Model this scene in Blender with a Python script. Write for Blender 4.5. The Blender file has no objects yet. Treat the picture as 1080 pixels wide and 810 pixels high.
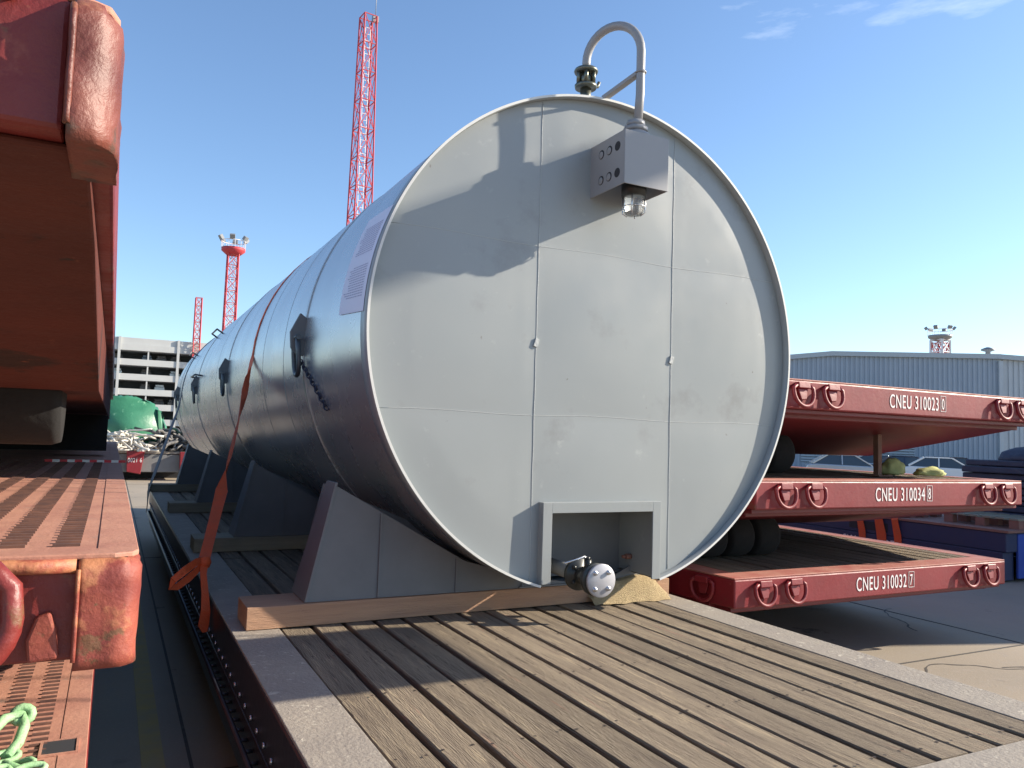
import bpy, bmesh, math, random
from math import sin, cos, pi, radians, sqrt
from mathutils import Vector, Matrix
random.seed(7)
S = bpy.context.scene
C = S.collection

# ------------------------------------------------------------------ camera
CAMH = 1.84
cam = bpy.data.cameras.new('camera'); camo = bpy.data.objects.new('camera', cam); C.objects.link(camo)
XB = Vector((0.89017049, -0.0585226, -0.45185352))   # world axes seen from the camera
YB = Vector((-0.45455714, -0.04612858, -0.88952232))
ZB = Vector((0.0312138, 0.99721976, -0.06766417))
m = Matrix(((XB.x, XB.y, XB.z, 0), (YB.x, YB.y, YB.z, 0), (ZB.x, ZB.y, ZB.z, CAMH), (0, 0, 0, 1)))
camo.matrix_world = m
cam.sensor_width = 36.0; cam.lens = 823.6/1080*36; cam.clip_start = 0.02; cam.clip_end = 3000
S.camera = camo

# ------------------------------------------------------------------ light
SUN = Vector((2.0, -.62, 1.0)).normalized()
EL = math.asin(SUN.z)
w = bpy.data.worlds.new('World'); S.world = w; w.use_nodes = True
nt = w.node_tree; nt.nodes.clear()
out = nt.nodes.new('ShaderNodeOutputWorld'); bg = nt.nodes.new('ShaderNodeBackground')
sky = nt.nodes.new('ShaderNodeTexSky'); sky.sky_type = 'NISHITA'; sky.sun_disc = False
sky.sun_elevation = EL; sky.sun_rotation = math.atan2(SUN.x, SUN.y)
sky.air_density = 1.0; sky.dust_density = 0.35; sky.ozone_density = 3.6; sky.altitude = 0
tc = nt.nodes.new('ShaderNodeTexCoord'); mp = nt.nodes.new('ShaderNodeMapping'); mp.inputs['Scale'].default_value = (1.0, 1.0, 4.5)
ns = nt.nodes.new('ShaderNodeTexNoise'); ns.inputs['Scale'].default_value = 3.1; ns.inputs['Detail'].default_value = 7; ns.inputs['Roughness'].default_value = .6
rp = nt.nodes.new('ShaderNodeValToRGB'); rp.color_ramp.elements[0].position = .66; rp.color_ramp.elements[1].position = .86
mx = nt.nodes.new('ShaderNodeMix'); mx.data_type = 'RGBA'; mx.inputs[7].default_value = (6.6, 7.0, 7.4, 1)
ml = nt.nodes.new('ShaderNodeMath'); ml.operation = 'MULTIPLY'; ml.inputs[1].default_value = .42
nt.links.new(tc.outputs['Generated'], mp.inputs[0]); nt.links.new(mp.outputs[0], ns.inputs['Vector'])
nt.links.new(ns.outputs['Fac'], rp.inputs[0]); nt.links.new(rp.outputs[0], ml.inputs[0]); nt.links.new(ml.outputs[0], mx.inputs[0])
nt.links.new(sky.outputs[0], mx.inputs[6]); nt.links.new(mx.outputs[2], bg.inputs[0]); nt.links.new(bg.outputs[0], out.inputs[0])
bg.inputs[1].default_value = 0.118
sl = bpy.data.lights.new('sun', 'SUN'); sl.energy = 5.0; sl.angle = radians(.53); sl.color = (1.0, .89, .73)
so = bpy.data.objects.new('sun', sl); C.objects.link(so)
so.rotation_euler = SUN.to_track_quat('Z', 'Y').to_euler(); so.location = (0, 0, 40)
S.view_settings.view_transform = 'Standard'; S.view_settings.look = 'None'
S.view_settings.exposure = 1.0; S.view_settings.gamma = 1.0; S.view_settings.use_curve_mapping = False

# ------------------------------------------------------------------ materials
def mat(name, col, rough=.6, metal=0., col2=None, nscale=4., namt=1., bump=0., bscale=None, spots=None, coat=0., island=0., stretch=None, rvar=0.):
    """col mixed with col2 by noise; spots = list of (colour, scale, threshold, softness)"""
    M = bpy.data.materials.new(name); M.use_nodes = True; n = M.node_tree; L = n.links
    b = n.nodes['Principled BSDF']; b.inputs['Roughness'].default_value = rough; b.inputs['Metallic'].default_value = metal
    b.inputs['Coat Weight'].default_value = coat
    t = n.nodes.new('ShaderNodeTexCoord'); src = t.outputs['Object']
    if stretch:
        q = n.nodes.new('ShaderNodeMapping'); q.inputs['Scale'].default_value = stretch; L.new(src, q.inputs[0]); src = q.outputs[0]
    if island:
        g = n.nodes.new('ShaderNodeNewGeometry'); v = n.nodes.new('ShaderNodeVectorMath'); v.operation = 'MULTIPLY_ADD'
        v.inputs[1].default_value = (37, 53, 29); L.new(g.outputs['Random Per Island'], v.inputs[0]); L.new(src, v.inputs[2]); src = v.outputs[0]
    def noise(sc, det=6, r=.6):
        k = n.nodes.new('ShaderNodeTexNoise'); k.inputs['Scale'].default_value = sc; k.inputs['Detail'].default_value = det; k.inputs['Roughness'].default_value = r
        L.new(src, k.inputs['Vector']); return k.outputs['Fac']
    def mixc(f, a, c):
        x = n.nodes.new('ShaderNodeMix'); x.data_type = 'RGBA'; L.new(f, x.inputs[0])
        for i, s in ((6, a), (7, c)):
            if isinstance(s, tuple): x.inputs[i].default_value = (*s, 1)
            else: L.new(s, x.inputs[i])
        return x.outputs[2]
    def ramp(f, lo, hi):
        x = n.nodes.new('ShaderNodeMapRange'); x.inputs[1].default_value = lo; x.inputs[2].default_value = hi; L.new(f, x.inputs[0]); return x.outputs[0]
    c = col
    if col2: c = mixc(ramp(noise(nscale), .5-.2/namt, .5+.2/namt), col, col2)
    for s in (spots or []): c = mixc(ramp(noise(s[1], 8, .65), s[2], s[2]+s[3]), c, s[0])
    if island:
        hsv = n.nodes.new('ShaderNodeHueSaturation'); 
        rr = n.nodes.new('ShaderNodeMapRange'); rr.inputs[3].default_value = 1-island; rr.inputs[4].default_value = 1+island
        L.new(g.outputs['Random Per Island'], rr.inputs[0]); L.new(rr.outputs[0], hsv.inputs['Value'])
        if isinstance(c, tuple): hsv.inputs['Color'].default_value = (*c, 1)
        else: L.new(c, hsv.inputs['Color'])
        c = hsv.outputs[0]
    if isinstance(c, tuple): b.inputs['Base Color'].default_value = (*c, 1)
    else: L.new(c, b.inputs['Base Color'])
    if rvar:
        x = n.nodes.new('ShaderNodeMapRange'); x.inputs[1].default_value = .3; x.inputs[2].default_value = .7
        x.inputs[3].default_value = max(.03, rough-rvar); x.inputs[4].default_value = rough+rvar; L.new(noise(nscale*1.7), x.inputs[0]); L.new(x.outputs[0], b.inputs['Roughness'])
    if bump:
        u = n.nodes.new('ShaderNodeBump'); u.inputs['Strength'].default_value = bump; u.inputs['Distance'].default_value = .02
        L.new(noise(bscale or nscale*4, 8), u.inputs['Height']); L.new(u.outputs[0], b.inputs['Normal'])
    return M
M = {}
RUST = (.16, .07, .035)
M['red'] = mat('red_paint', (.235, .014, .022), .5, 0, (.17, .011, .017), 2.2, 1, .12, 18, [((.14, .045, .03), 3.2, .63, .06), ((.30, .10, .08), 9, .68, .05), ((.06, .03, .025), 13, .70, .03)], rvar=.1)
M['redtop'] = mat('red_paint_scuffed', (.33, .09, .075), .65, 0, (.42, .20, .15), 5, 1, .15, 40, [((.38, .27, .20), 6, .62, .1)])
M['worn'] = mat('worn_red_paint', (.20, .026, .022), .45, 0, (.15, .016, .014), 3, 1, .35, 14, [((.30, .09, .055), 5, .62, .10), (RUST, 11, .60, .06), ((.10, .05, .035), 4.2, .66, .05)], rvar=.12)
M['wornedge'] = mat('scraped_red_steel', (.30, .07, .042), .6, 0, (.19, .034, .026), 6, 1.6, .45, 14, [((.42, .17, .08), 7, .54, .10), ((.50, .19, .07), 4, .58, .1), (RUST, 16, .60, .05), ((.09, .045, .03), 10, .64, .04)])
M['darkedge'] = mat('shaded_rusty_steel', (.20, .055, .035), .5, 0, (.12, .028, .02), 6, 1.6, .45, 14, [((.33, .15, .08), 7, .60, .12), ((.10, .05, .035), 9, .56, .06), ((.05, .03, .025), 10, .64, .04)])  # darker corner steel: rust, plus the topmost left trailer's shade in the colour
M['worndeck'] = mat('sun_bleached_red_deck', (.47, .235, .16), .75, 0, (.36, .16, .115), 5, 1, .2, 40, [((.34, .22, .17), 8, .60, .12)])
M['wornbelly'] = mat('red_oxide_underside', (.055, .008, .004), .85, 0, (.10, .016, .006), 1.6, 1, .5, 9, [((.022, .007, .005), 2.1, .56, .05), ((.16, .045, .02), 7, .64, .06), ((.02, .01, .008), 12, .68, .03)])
M['slotrust'] = mat('rusty_slot', (.16, .075, .05), .85, 0, (.07, .035, .03), 20)
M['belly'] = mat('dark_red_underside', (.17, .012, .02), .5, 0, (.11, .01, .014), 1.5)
M['rubber'] = mat('black_rubber', (.008, .008, .009), .95, 0, (.014, .013, .012), 9, 1, .2)
M['rim'] = mat('dull_rim', (.12, .10, .10), .6, .3, RUST, 6)
M['plank'] = mat('weathered_planks', (.25, .20, .14), .85, 0, (.16, .125, .09), 2.2, 1.3, .8, 20,
                 [((.35, .28, .185), 4, .56, .14), ((.10, .075, .055), 6, .57, .08), ((.29, .16, .11), 2.3, .62, .1), ((.045, .035, .03), 11, .66, .05)], island=.22, stretch=(11, .7, 11))
M['nail'] = mat('rusty_nail', (.05, .035, .03), .7, .3)
M['black'] = mat('black_steel', (.010, .010, .012), .5, .1, (.03, .03, .035), 5)
M['border'] = mat('bleached_grey_steel_border', (.31, .272, .225), .8, 0, (.25, .22, .19), 5, 1, .35, 50, [((.43, .39, .32), 22, .60, .05), ((.16, .145, .13), 2.5, .62, .1), (RUST, 12, .70, .05)])
M['side'] = mat('black_painted_side_beam', (.022, .022, .028), .35, .1, (.035, .033, .037), 4, 1, .15, 25, [((.10, .06, .05), 9, .70, .05)])
M['timber'] = mat('sawn_timber', (.43, .25, .15), .8, 0, (.33, .19, .12), 3, 1, .4, 22, [((.16, .08, .05), 12, .68, .04)], stretch=(.7, 6, 9))
M['timberg'] = mat('grey_timber', (.30, .26, .19), .85, 0, (.22, .19, .14), 3, 1, .4, 22, stretch=(.7, 6, 9))
M['pine'] = mat('fresh_pine', (.62, .44, .22), .8, 0, (.50, .36, .2), 4, 1, .3, 30)
M['sawdust'] = mat('sawdust', (.50, .39, .22), .95, 0, (.38, .28, .16), 60, 1, 1., 140)
M['head'] = mat('light_grey_satin_paint', (.292, .312, .315), .36, 0, (.268, .288, .292), 1.3, .7, .04, 3, [((.24, .25, .25), 2.0, .57, .12), ((.34, .355, .355), 9, .64, .1), ((.19, .18, .165), 14, .70, .04)], rvar=.07)
M['shell'] = mat('glossy_grey_tank_paint', (.52, .52, .53), .27, .6, (.48, .48, .49), .8, .8, .02, 2.5, rvar=.05)
M['rimw'] = mat('bright_rim_edge', (.66, .66, .63), .5, 0, (.6, .6, .58), 6)
M['seam'] = mat('grey_weld', (.40, .42, .42), .5, 0, (.36, .38, .38), 9, 1, .3, 60)
M['band'] = mat('dark_grey_band', (.10, .11, .12), .4, .4)
M['saddle'] = mat('grey_saddle_paint', (.19, .192, .195), .8, 0, (.145, .147, .15), 2, 1, .04, 20)
M['boxgrey'] = mat('grey_box_paint', (.30, .298, .305), .4, 0, (.275, .275, .28), 3)
M['hole'] = mat('dark_hole', (.03, .03, .035), .8)
M['chrome'] = mat('bright_steel', (.62, .63, .66), .25, .85, (.5, .51, .54), 12)
M['flange'] = mat('bright_flange', (.43, .43, .46), .45, .3, (.35, .35, .38), 9)
M['castblack'] = mat('black_cast_iron', (.02, .022, .022), .35, .2, (.04, .045, .045), 14)
M['brass'] = mat('dull_olive_fitting', (.10, .11, .08), .35, .7, (.2, .2, .17), 25)
M['orange'] = mat('orange_webbing', (.78, .10, .022), .7, 0, (.62, .10, .03), 8, 1, .3, 90)
M['navyweb'] = mat('dark_webbing', (.03, .03, .055), .7)
M['paper'] = mat('lilac_white_paper', (.66, .66, .78), .6)
M['ink'] = mat('grey_ink', (.32, .33, .48), .7)
M['conc'] = None
M['white'] = mat('white_lettering', (.82, .78, .76), .6, 0, (.74, .68, .66), 40)
M['towerred'] = mat('tower_red', (.42, .035, .05), .6, 0, (.5, .05, .06), 1)
M['towerwhite'] = mat('tower_white', (.75, .72, .72), .6)
M['lampgrey'] = mat('floodlight_grey', (.25, .26, .27), .5, .3)
M['cgrey'] = mat('carpark_concrete', (.50, .51, .50), .8, 0, (.44, .45, .45), .3)
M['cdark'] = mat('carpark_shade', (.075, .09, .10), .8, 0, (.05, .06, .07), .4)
M['tarp'] = mat('green_tarpaulin', (.025, .14, .08), .4, 0, (.05, .21, .12), 1.4, 1, 1., 2.2, [((.25, .50, .33), 2.2, .6, .1)])
M['netwhite'] = mat('white_cable', (.66, .63, .57), .6, 0, (.5, .47, .42), 5)
M['scrap'] = mat('dark_scrap', (.07, .07, .075), .6, .3, (.16, .15, .14), 7)
M['whclad'] = mat('blue_grey_cladding', (.34, .40, .47), .6, 0, (.29, .35, .42), .6)
M['whclad2'] = mat('pale_cladding', (.48, .52, .55), .55, .1, (.42, .46, .5), .6)
M['whtrim'] = mat('grey_trim', (.40, .45, .48), .55)
M['louver'] = mat('louvre_grey', (.38, .42, .44), .5)
M['blue'] = mat('shaded_blue_steel', (.026, .036, .095), .55, 0, (.036, .042, .085), 2, 1, .1, 20, [(RUST, 6, .68, .06)])  # dark copy of the blue steel; shade on the trailer side is in it
M['bluelit'] = mat('sunlit_blue_steel', (.03, .09, .42), .5, 0, (.03, .07, .34), 2)  # lit copy of the blue steel; sunlight on the front panel is in it
M['navytarp'] = mat('navy_sheets', (.028, .032, .06), .6, 0, (.045, .05, .08), 4, 1, .3, 20)
M['bagyellow'] = mat('yellow_green_sack', (.50, .50, .20), .8, 0, (.34, .38, .16), 7, 1, .5, 20)
M['glass'] = mat('car_glass', (.05, .07, .09), .08, .0, coat=.5)
M['carwhite'] = mat('white_car_paint', (.72, .73, .74), .25, 0, coat=.6)
M['carsilver'] = mat('silver_car_paint', (.42, .46, .50), .25, .5, coat=.6)
M['cardark'] = mat('dark_car_paint', (.03, .04, .07), .2, .2, coat=.8)
M['green'] = mat('green_rope_paint', (.22, .42, .19), .6, 0, (.34, .52, .30), 25, 1, .3, 60, [((.15, .12, .08), 18, .65, .05)])
M['tapered'] = mat('tape_red', (.70, .05, .06), .6)
M['tapewhite'] = mat('tape_white', (.78, .76, .74), .6)
M['steelload'] = mat('rusty_plate', (.25, .15, .11), .7, .2, (.18, .1, .07), 3)
M['craneyellow'] = mat('crane_yellow', (.62, .38, .04), .5, 0, (.55, .33, .05), 1)
M['blockred'] = mat('brown_block', (.28, .13, .10), .8, 0, (.22, .11, .08), 6)
M['post'] = mat('rusty_post', (.22, .12, .08), .8, .1, (.15, .08, .06), 8)
# glass globe
gm = bpy.data.materials.new('clear_lamp_glass'); gm.use_nodes = True; b = gm.node_tree.nodes['Principled BSDF']
b.inputs['Base Color'].default_value = (.93, .96, .96, 1); b.inputs['Roughness'].default_value = .05; b.inputs['Transmission Weight'].default_value = .85; b.inputs['IOR'].default_value = 1.3
M['globe'] = gm
# concrete ground
g = bpy.data.materials.new('yard_concrete'); g.use_nodes = True; n = g.node_tree; L = n.links; b = n.nodes['Principled BSDF']; b.inputs['Roughness'].default_value = .85
t = n.nodes.new('ShaderNodeTexCoord')
def gn(sc, det=8, r=.6):
    k = n.nodes.new('ShaderNodeTexNoise'); k.inputs['Scale'].default_value = sc; k.inputs['Detail'].default_value = det; k.inputs['Roughness'].default_value = r; L.new(t.outputs['Object'], k.inputs[0]); return k.outputs[0]
def gmix(f, a, c, lo, hi):
    r = n.nodes.new('ShaderNodeMapRange'); r.inputs[1].default_value = lo; r.inputs[2].default_value = hi; L.new(f, r.inputs[0])
    x = n.nodes.new('ShaderNodeMix'); x.data_type = 'RGBA'; L.new(r.outputs[0], x.inputs[0])
    for i, s in ((6, a), (7, c)):
        if isinstance(s, tuple): x.inputs[i].default_value = (*s, 1)
        else: L.new(s, x.inputs[i])
    return x.outputs[2]
c = gmix(gn(.35), (.34, .28, .21), (.27, .23, .18), .35, .65)
c = gmix(gn(7), c, (.29, .25, .205), .52, .72)
c = gmix(gn(1.6), c, (.15, .13, .115), .64, .76)
c = gmix(gn(60, 3), c, (.44, .38, .29), .60, .8)
c = gmix(gn(.9, 10, .75), c, (.11, .095, .085), .60, .66)
L.new(c, b.inputs['Base Color']); u = n.nodes.new('ShaderNodeBump'); u.inputs['Strength'].default_value = .25; u.inputs['Distance'].default_value = .01; L.new(gn(45), u.inputs['Height']); L.new(u.outputs[0], b.inputs['Normal'])
M['conc'] = g
M['joint'] = mat('joint_bitumen', (.05, .045, .04), .8, 0, (.09, .08, .07), 20)
M['yellow'] = mat('worn_yellow_line', (.42, .31, .10), .8, 0, (.33, .27, .16), 6, 1, .1, 40)

# ------------------------------------------------------------------ mesh helpers
def box(bm, x0, x1, y0, y1, z0, z1, mi=0):
    v = [bm.verts.new(p) for p in ((x0,y0,z0),(x1,y0,z0),(x1,y1,z0),(x0,y1,z0),(x0,y0,z1),(x1,y0,z1),(x1,y1,z1),(x0,y1,z1))]
    for f in ((3,2,1,0),(4,5,6,7),(0,1,5,4),(1,2,6,5),(2,3,7,6),(3,0,4,7)):
        bm.faces.new([v[i] for i in f]).material_index = mi
    return v
def obox(bm, c, s, R=None, mi=0):
    v = box(bm, -s[0]/2, s[0]/2, -s[1]/2, s[1]/2, -s[2]/2, s[2]/2, mi)
    for q in v: q.co = (R @ q.co if R else q.co) + Vector(c)
    return v
def bar(bm, a, b, wx, wz=None, mi=0):
    a = Vector(a); b = Vector(b); d = b-a; wz = wz or wx
    R = d.to_track_quat('Y', 'Z').to_matrix()
    return obox(bm, (a+b)/2, (wx, d.length, wz), R, mi)
def tube(bm, pts, r, seg=10, closed=False, cap=True, mi=0, ry=None, up=None):
    pts = [Vector(p) for p in pts]; n = len(pts); rings = []
    rad = r if isinstance(r, (list, tuple)) else [r]*n
    prev = None
    for i, p in enumerate(pts):
        if closed: d = (pts[(i+1) % n]-pts[i-1])
        else: d = pts[min(i+1, n-1)]-pts[max(i-1, 0)]
        d.normalize()
        if prev is None:
            a = Vector(up) if up else (Vector((0, 0, 1)) if abs(d.z) < .9 else Vector((1, 0, 0)))
        else: a = prev
        a = (a-d*a.dot(d)).normalized(); prev = a; s = d.cross(a)
        rings.append([bm.verts.new(p+(a*cos(2*pi*k/seg)*(ry if ry else rad[i])+s*sin(2*pi*k/seg)*rad[i])) for k in range(seg)])
    for i in range(n if closed else n-1):
        A = rings[i]; B = rings[(i+1) % n]
        for k in range(seg):
            f = bm.faces.new((A[k], A[(k+1) % seg], B[(k+1) % seg], B[k])); f.smooth = True; f.material_index = mi
    if cap and not closed:
        for q in (rings[0], list(reversed(rings[-1]))):
            try: bm.faces.new(q).material_index = mi
            except ValueError: pass
def cyl(bm, a, b, r, r2=None, seg=24, mi=0): tube(bm, [a, b], [r, r if r2 is None else r2], seg, mi=mi)
def prism(bm, poly, axis, a, b, mi=0):
    """poly = 2-D points; axis 'x': (y,z), 'y': (x,z), 'z': (x,y)"""
    def P(p, t): return {'x': (t, p[0], p[1]), 'y': (p[0], t, p[1]), 'z': (p[0], p[1], t)}[axis]
    A = [bm.verts.new(P(p, a)) for p in poly]; B = [bm.verts.new(P(p, b)) for p in poly]; n = len(poly)
    bm.faces.new(A).material_index = mi; bm.faces.new(list(reversed(B))).material_index = mi
    for i in range(n): bm.faces.new((A[i], B[i], B[(i+1) % n], A[(i+1) % n])).material_index = mi
def lathe(bm, prof, c, axis='z', seg=24, mi=0):
    rings = []
    for r, h in prof:
        ring = []
        for k in range(seg):
            a = 2*pi*k/seg; u, v = r*cos(a), r*sin(a)
            ring.append(bm.verts.new(Vector(c)+Vector({'z': (u, v, h), 'y': (u, h, v), 'x': (h, u, v)}[axis])))
        rings.append(ring)
    for i in range(len(rings)-1):
        for k in range(seg):
            f = bm.faces.new((rings[i][k], rings[i][(k+1) % seg], rings[i+1][(k+1) % seg], rings[i+1][k])); f.smooth = True; f.material_index = mi
    for q in (rings[0], rings[-1]):
        try: bm.faces.new(q).material_index = mi
        except ValueError: pass
def ribbon(bm, pts, width_dir, wd, th=.004, mi=0):
    """flat strap with thickness; width_dir: vector or list of vectors"""
    pts = [Vector(p) for p in pts]; n = len(pts); R = []
    for i, p in enumerate(pts):
        d = (pts[min(i+1, n-1)]-pts[max(i-1, 0)]).normalized()
        wv = Vector(width_dir[i] if isinstance(width_dir, list) else width_dir); wv = (wv-d*wv.dot(d)).normalized()
        nn = d.cross(wv); ww = wd[i] if isinstance(wd, list) else wd
        R.append([bm.verts.new(p+wv*ww/2*a+nn*th/2*b) for a, b in ((-1,-1),(1,-1),(1,1),(-1,1))])
    for i in range(n-1):
        for k in range(4):
            f = bm.faces.new((R[i][k], R[i][(k+1) % 4], R[i+1][(k+1) % 4], R[i+1][k])); f.material_index = mi
    bm.faces.new(R[0]); bm.faces.new(list(reversed(R[-1])))
def obj(name, bm, ms, parent=None, bevel=0., smooth=False):
    bmesh.ops.recalc_face_normals(bm, faces=bm.faces)
    me = bpy.data.meshes.new(name); bm.to_mesh(me); bm.free()
    for q in (ms if isinstance(ms, (list, tuple)) else [ms]): me.materials.append(M[q] if isinstance(q, str) else q)
    o = bpy.data.objects.new(name, me); C.objects.link(o)
    if smooth:
        for p in me.polygons: p.use_smooth = True
    if bevel:
        b = o.modifiers.new('bevel', 'BEVEL'); b.width = bevel; b.segments = 3 if bevel > .02 else 2; b.limit_method = 'ANGLE'; b.angle_limit = radians(40)
    if parent: o.parent = parent
    return o
def tag(o, label, cat, group=None, kind=None):
    if label: o['label'] = label
    if cat: o['category'] = cat
    if group: o['group'] = group
    if kind: o['kind'] = kind
    return o
def thing(name, label, cat, loc=(0, 0, 0), rz=0, group=None):
    o = bpy.data.objects.new(name, None); C.objects.link(o); o.location = loc; o.rotation_euler = (0, 0, rz); o.empty_display_size = .3
    return tag(o, label, cat, group)
def B(): return bmesh.new()
def struct(name, bm, ms): o = obj(name, bm, ms); o['kind'] = 'structure'; return o
def copy_tree(o, parent=None):
    c = o.copy(); C.objects.link(c)
    if parent: c.parent = parent
    for ch in list(o.children): copy_tree(ch, c)
    return c
def text(body, size, xs, mat_, parent, loc, rot, name='lettering', ext=.0015):
    cu = bpy.data.curves.new(name, 'FONT'); cu.body = body; cu.size = size; cu.extrude = ext; cu.space_character = 1.12; cu.offset = size*.002
    t = bpy.data.objects.new(name+'_tmp', cu); C.objects.link(t)
    bpy.context.view_layer.update()
    dg = bpy.context.evaluated_depsgraph_get(); me = bpy.data.meshes.new_from_object(t.evaluated_get(dg)); bpy.data.objects.remove(t)
    for v in me.vertices: v.co.x *= xs
    me.materials.clear(); me.materials.append(M[mat_])
    o = bpy.data.objects.new(name, me); C.objects.link(o); o.location = loc; o.rotation_euler = rot; o.parent = parent
    W = max(v.co.x for v in me.vertices)
    return o, W

# ------------------------------------------------------------------ setting: yard
bm = B(); s = 900
v = [bm.verts.new(p) for p in ((-s,-s,0),(s,-s,0),(s,s,0),(-s,s,0))]; bm.faces.new(v)
struct('ground', bm, 'conc')
bm = B()
for y in (-3, 4.55, 12.1, 19.6, 27.2, 34.7):
    box(bm, -40, 60, y, y+.02, .0005, .004)
for x in (-9.4, -2.0, .48, 7.95, 15.4, 22.9, 30.4):
    box(bm, x, x+.018, -20, 45, .0005, .0043)
struct('concrete_joints', bm, 'joint')
bm = B(); box(bm, .245, .36, 1.5, 26, .0008, .006); struct('painted_line', bm, 'yellow')

# cracks in the slabs
bm = B(); rk = random.Random(21)
for (x, y, a, n_) in ((6.0, 4.25, .25, 26), (6.9, 4.15, -.5, 16), (4.9, 2.9, .5, 20), (7.4, 5.3, 1.2, 18), (-.35, 12, 1.5, 20), (5.4, 3.6, -.2, 14)):
    p = Vector((x, y, 0)); pr = None
    for k in range(n_):
        w_ = .004+.008*rk.random(); nn = Vector((-sin(a), cos(a), 0))*w_
        q = (bm.verts.new(p+nn+Vector((0, 0, .0025))), bm.verts.new(p-nn+Vector((0, 0, .0025))))
        if pr: bm.faces.new((pr[0], q[0], q[1], pr[1]))
        pr = q; a += rk.uniform(-.45, .45); p = p+Vector((cos(a), sin(a), 0))*.07
struct('ground_cracks', bm, 'joint')

# ------------------------------------------------------------------ roll trailers
def dring(parent, x, y, z, R=.105, r=.016, ms='red', scale=1., face='front'):
    """hinged D ring hanging on a bracket plate; part lashing_ring > ring_bracket"""
    pts = []
    for k in range(17):
        a = pi+pi*k/16
        pts.append((R*cos(a), 0, R*1.05*sin(a)))
    pts = [(-R, 0, R*.32)]+pts+[(R, 0, R*.32)]
    pts = [(R*.62, 0, R*.55)] + list(reversed(pts))[0:] + [(-R*.62, 0, R*.55)]
    bm = B(); tube(bm, pts, r, 10)
    o = obj('lashing_ring', bm, ms, parent); o.location = (x, y-.035, z); o.rotation_euler = (radians(-9), 0, 0)
    bm = B(); box(bm, -R*.60, R*.60, -.02, .035, R*.30, R*.78); 
    prism(bm, [(-R*.25, -R*.55), (R*.3, -R*.5), (R*.55, R*.3), (-R*.5, R*.3)], 'y', .005, .033)
    k = obj('ring_bracket', bm, ms, o, .006)
    if face == 'side': o.rotation_euler = (radians(-9), 0, radians(-90)); o.location = (x, y, z)
    return o

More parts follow.
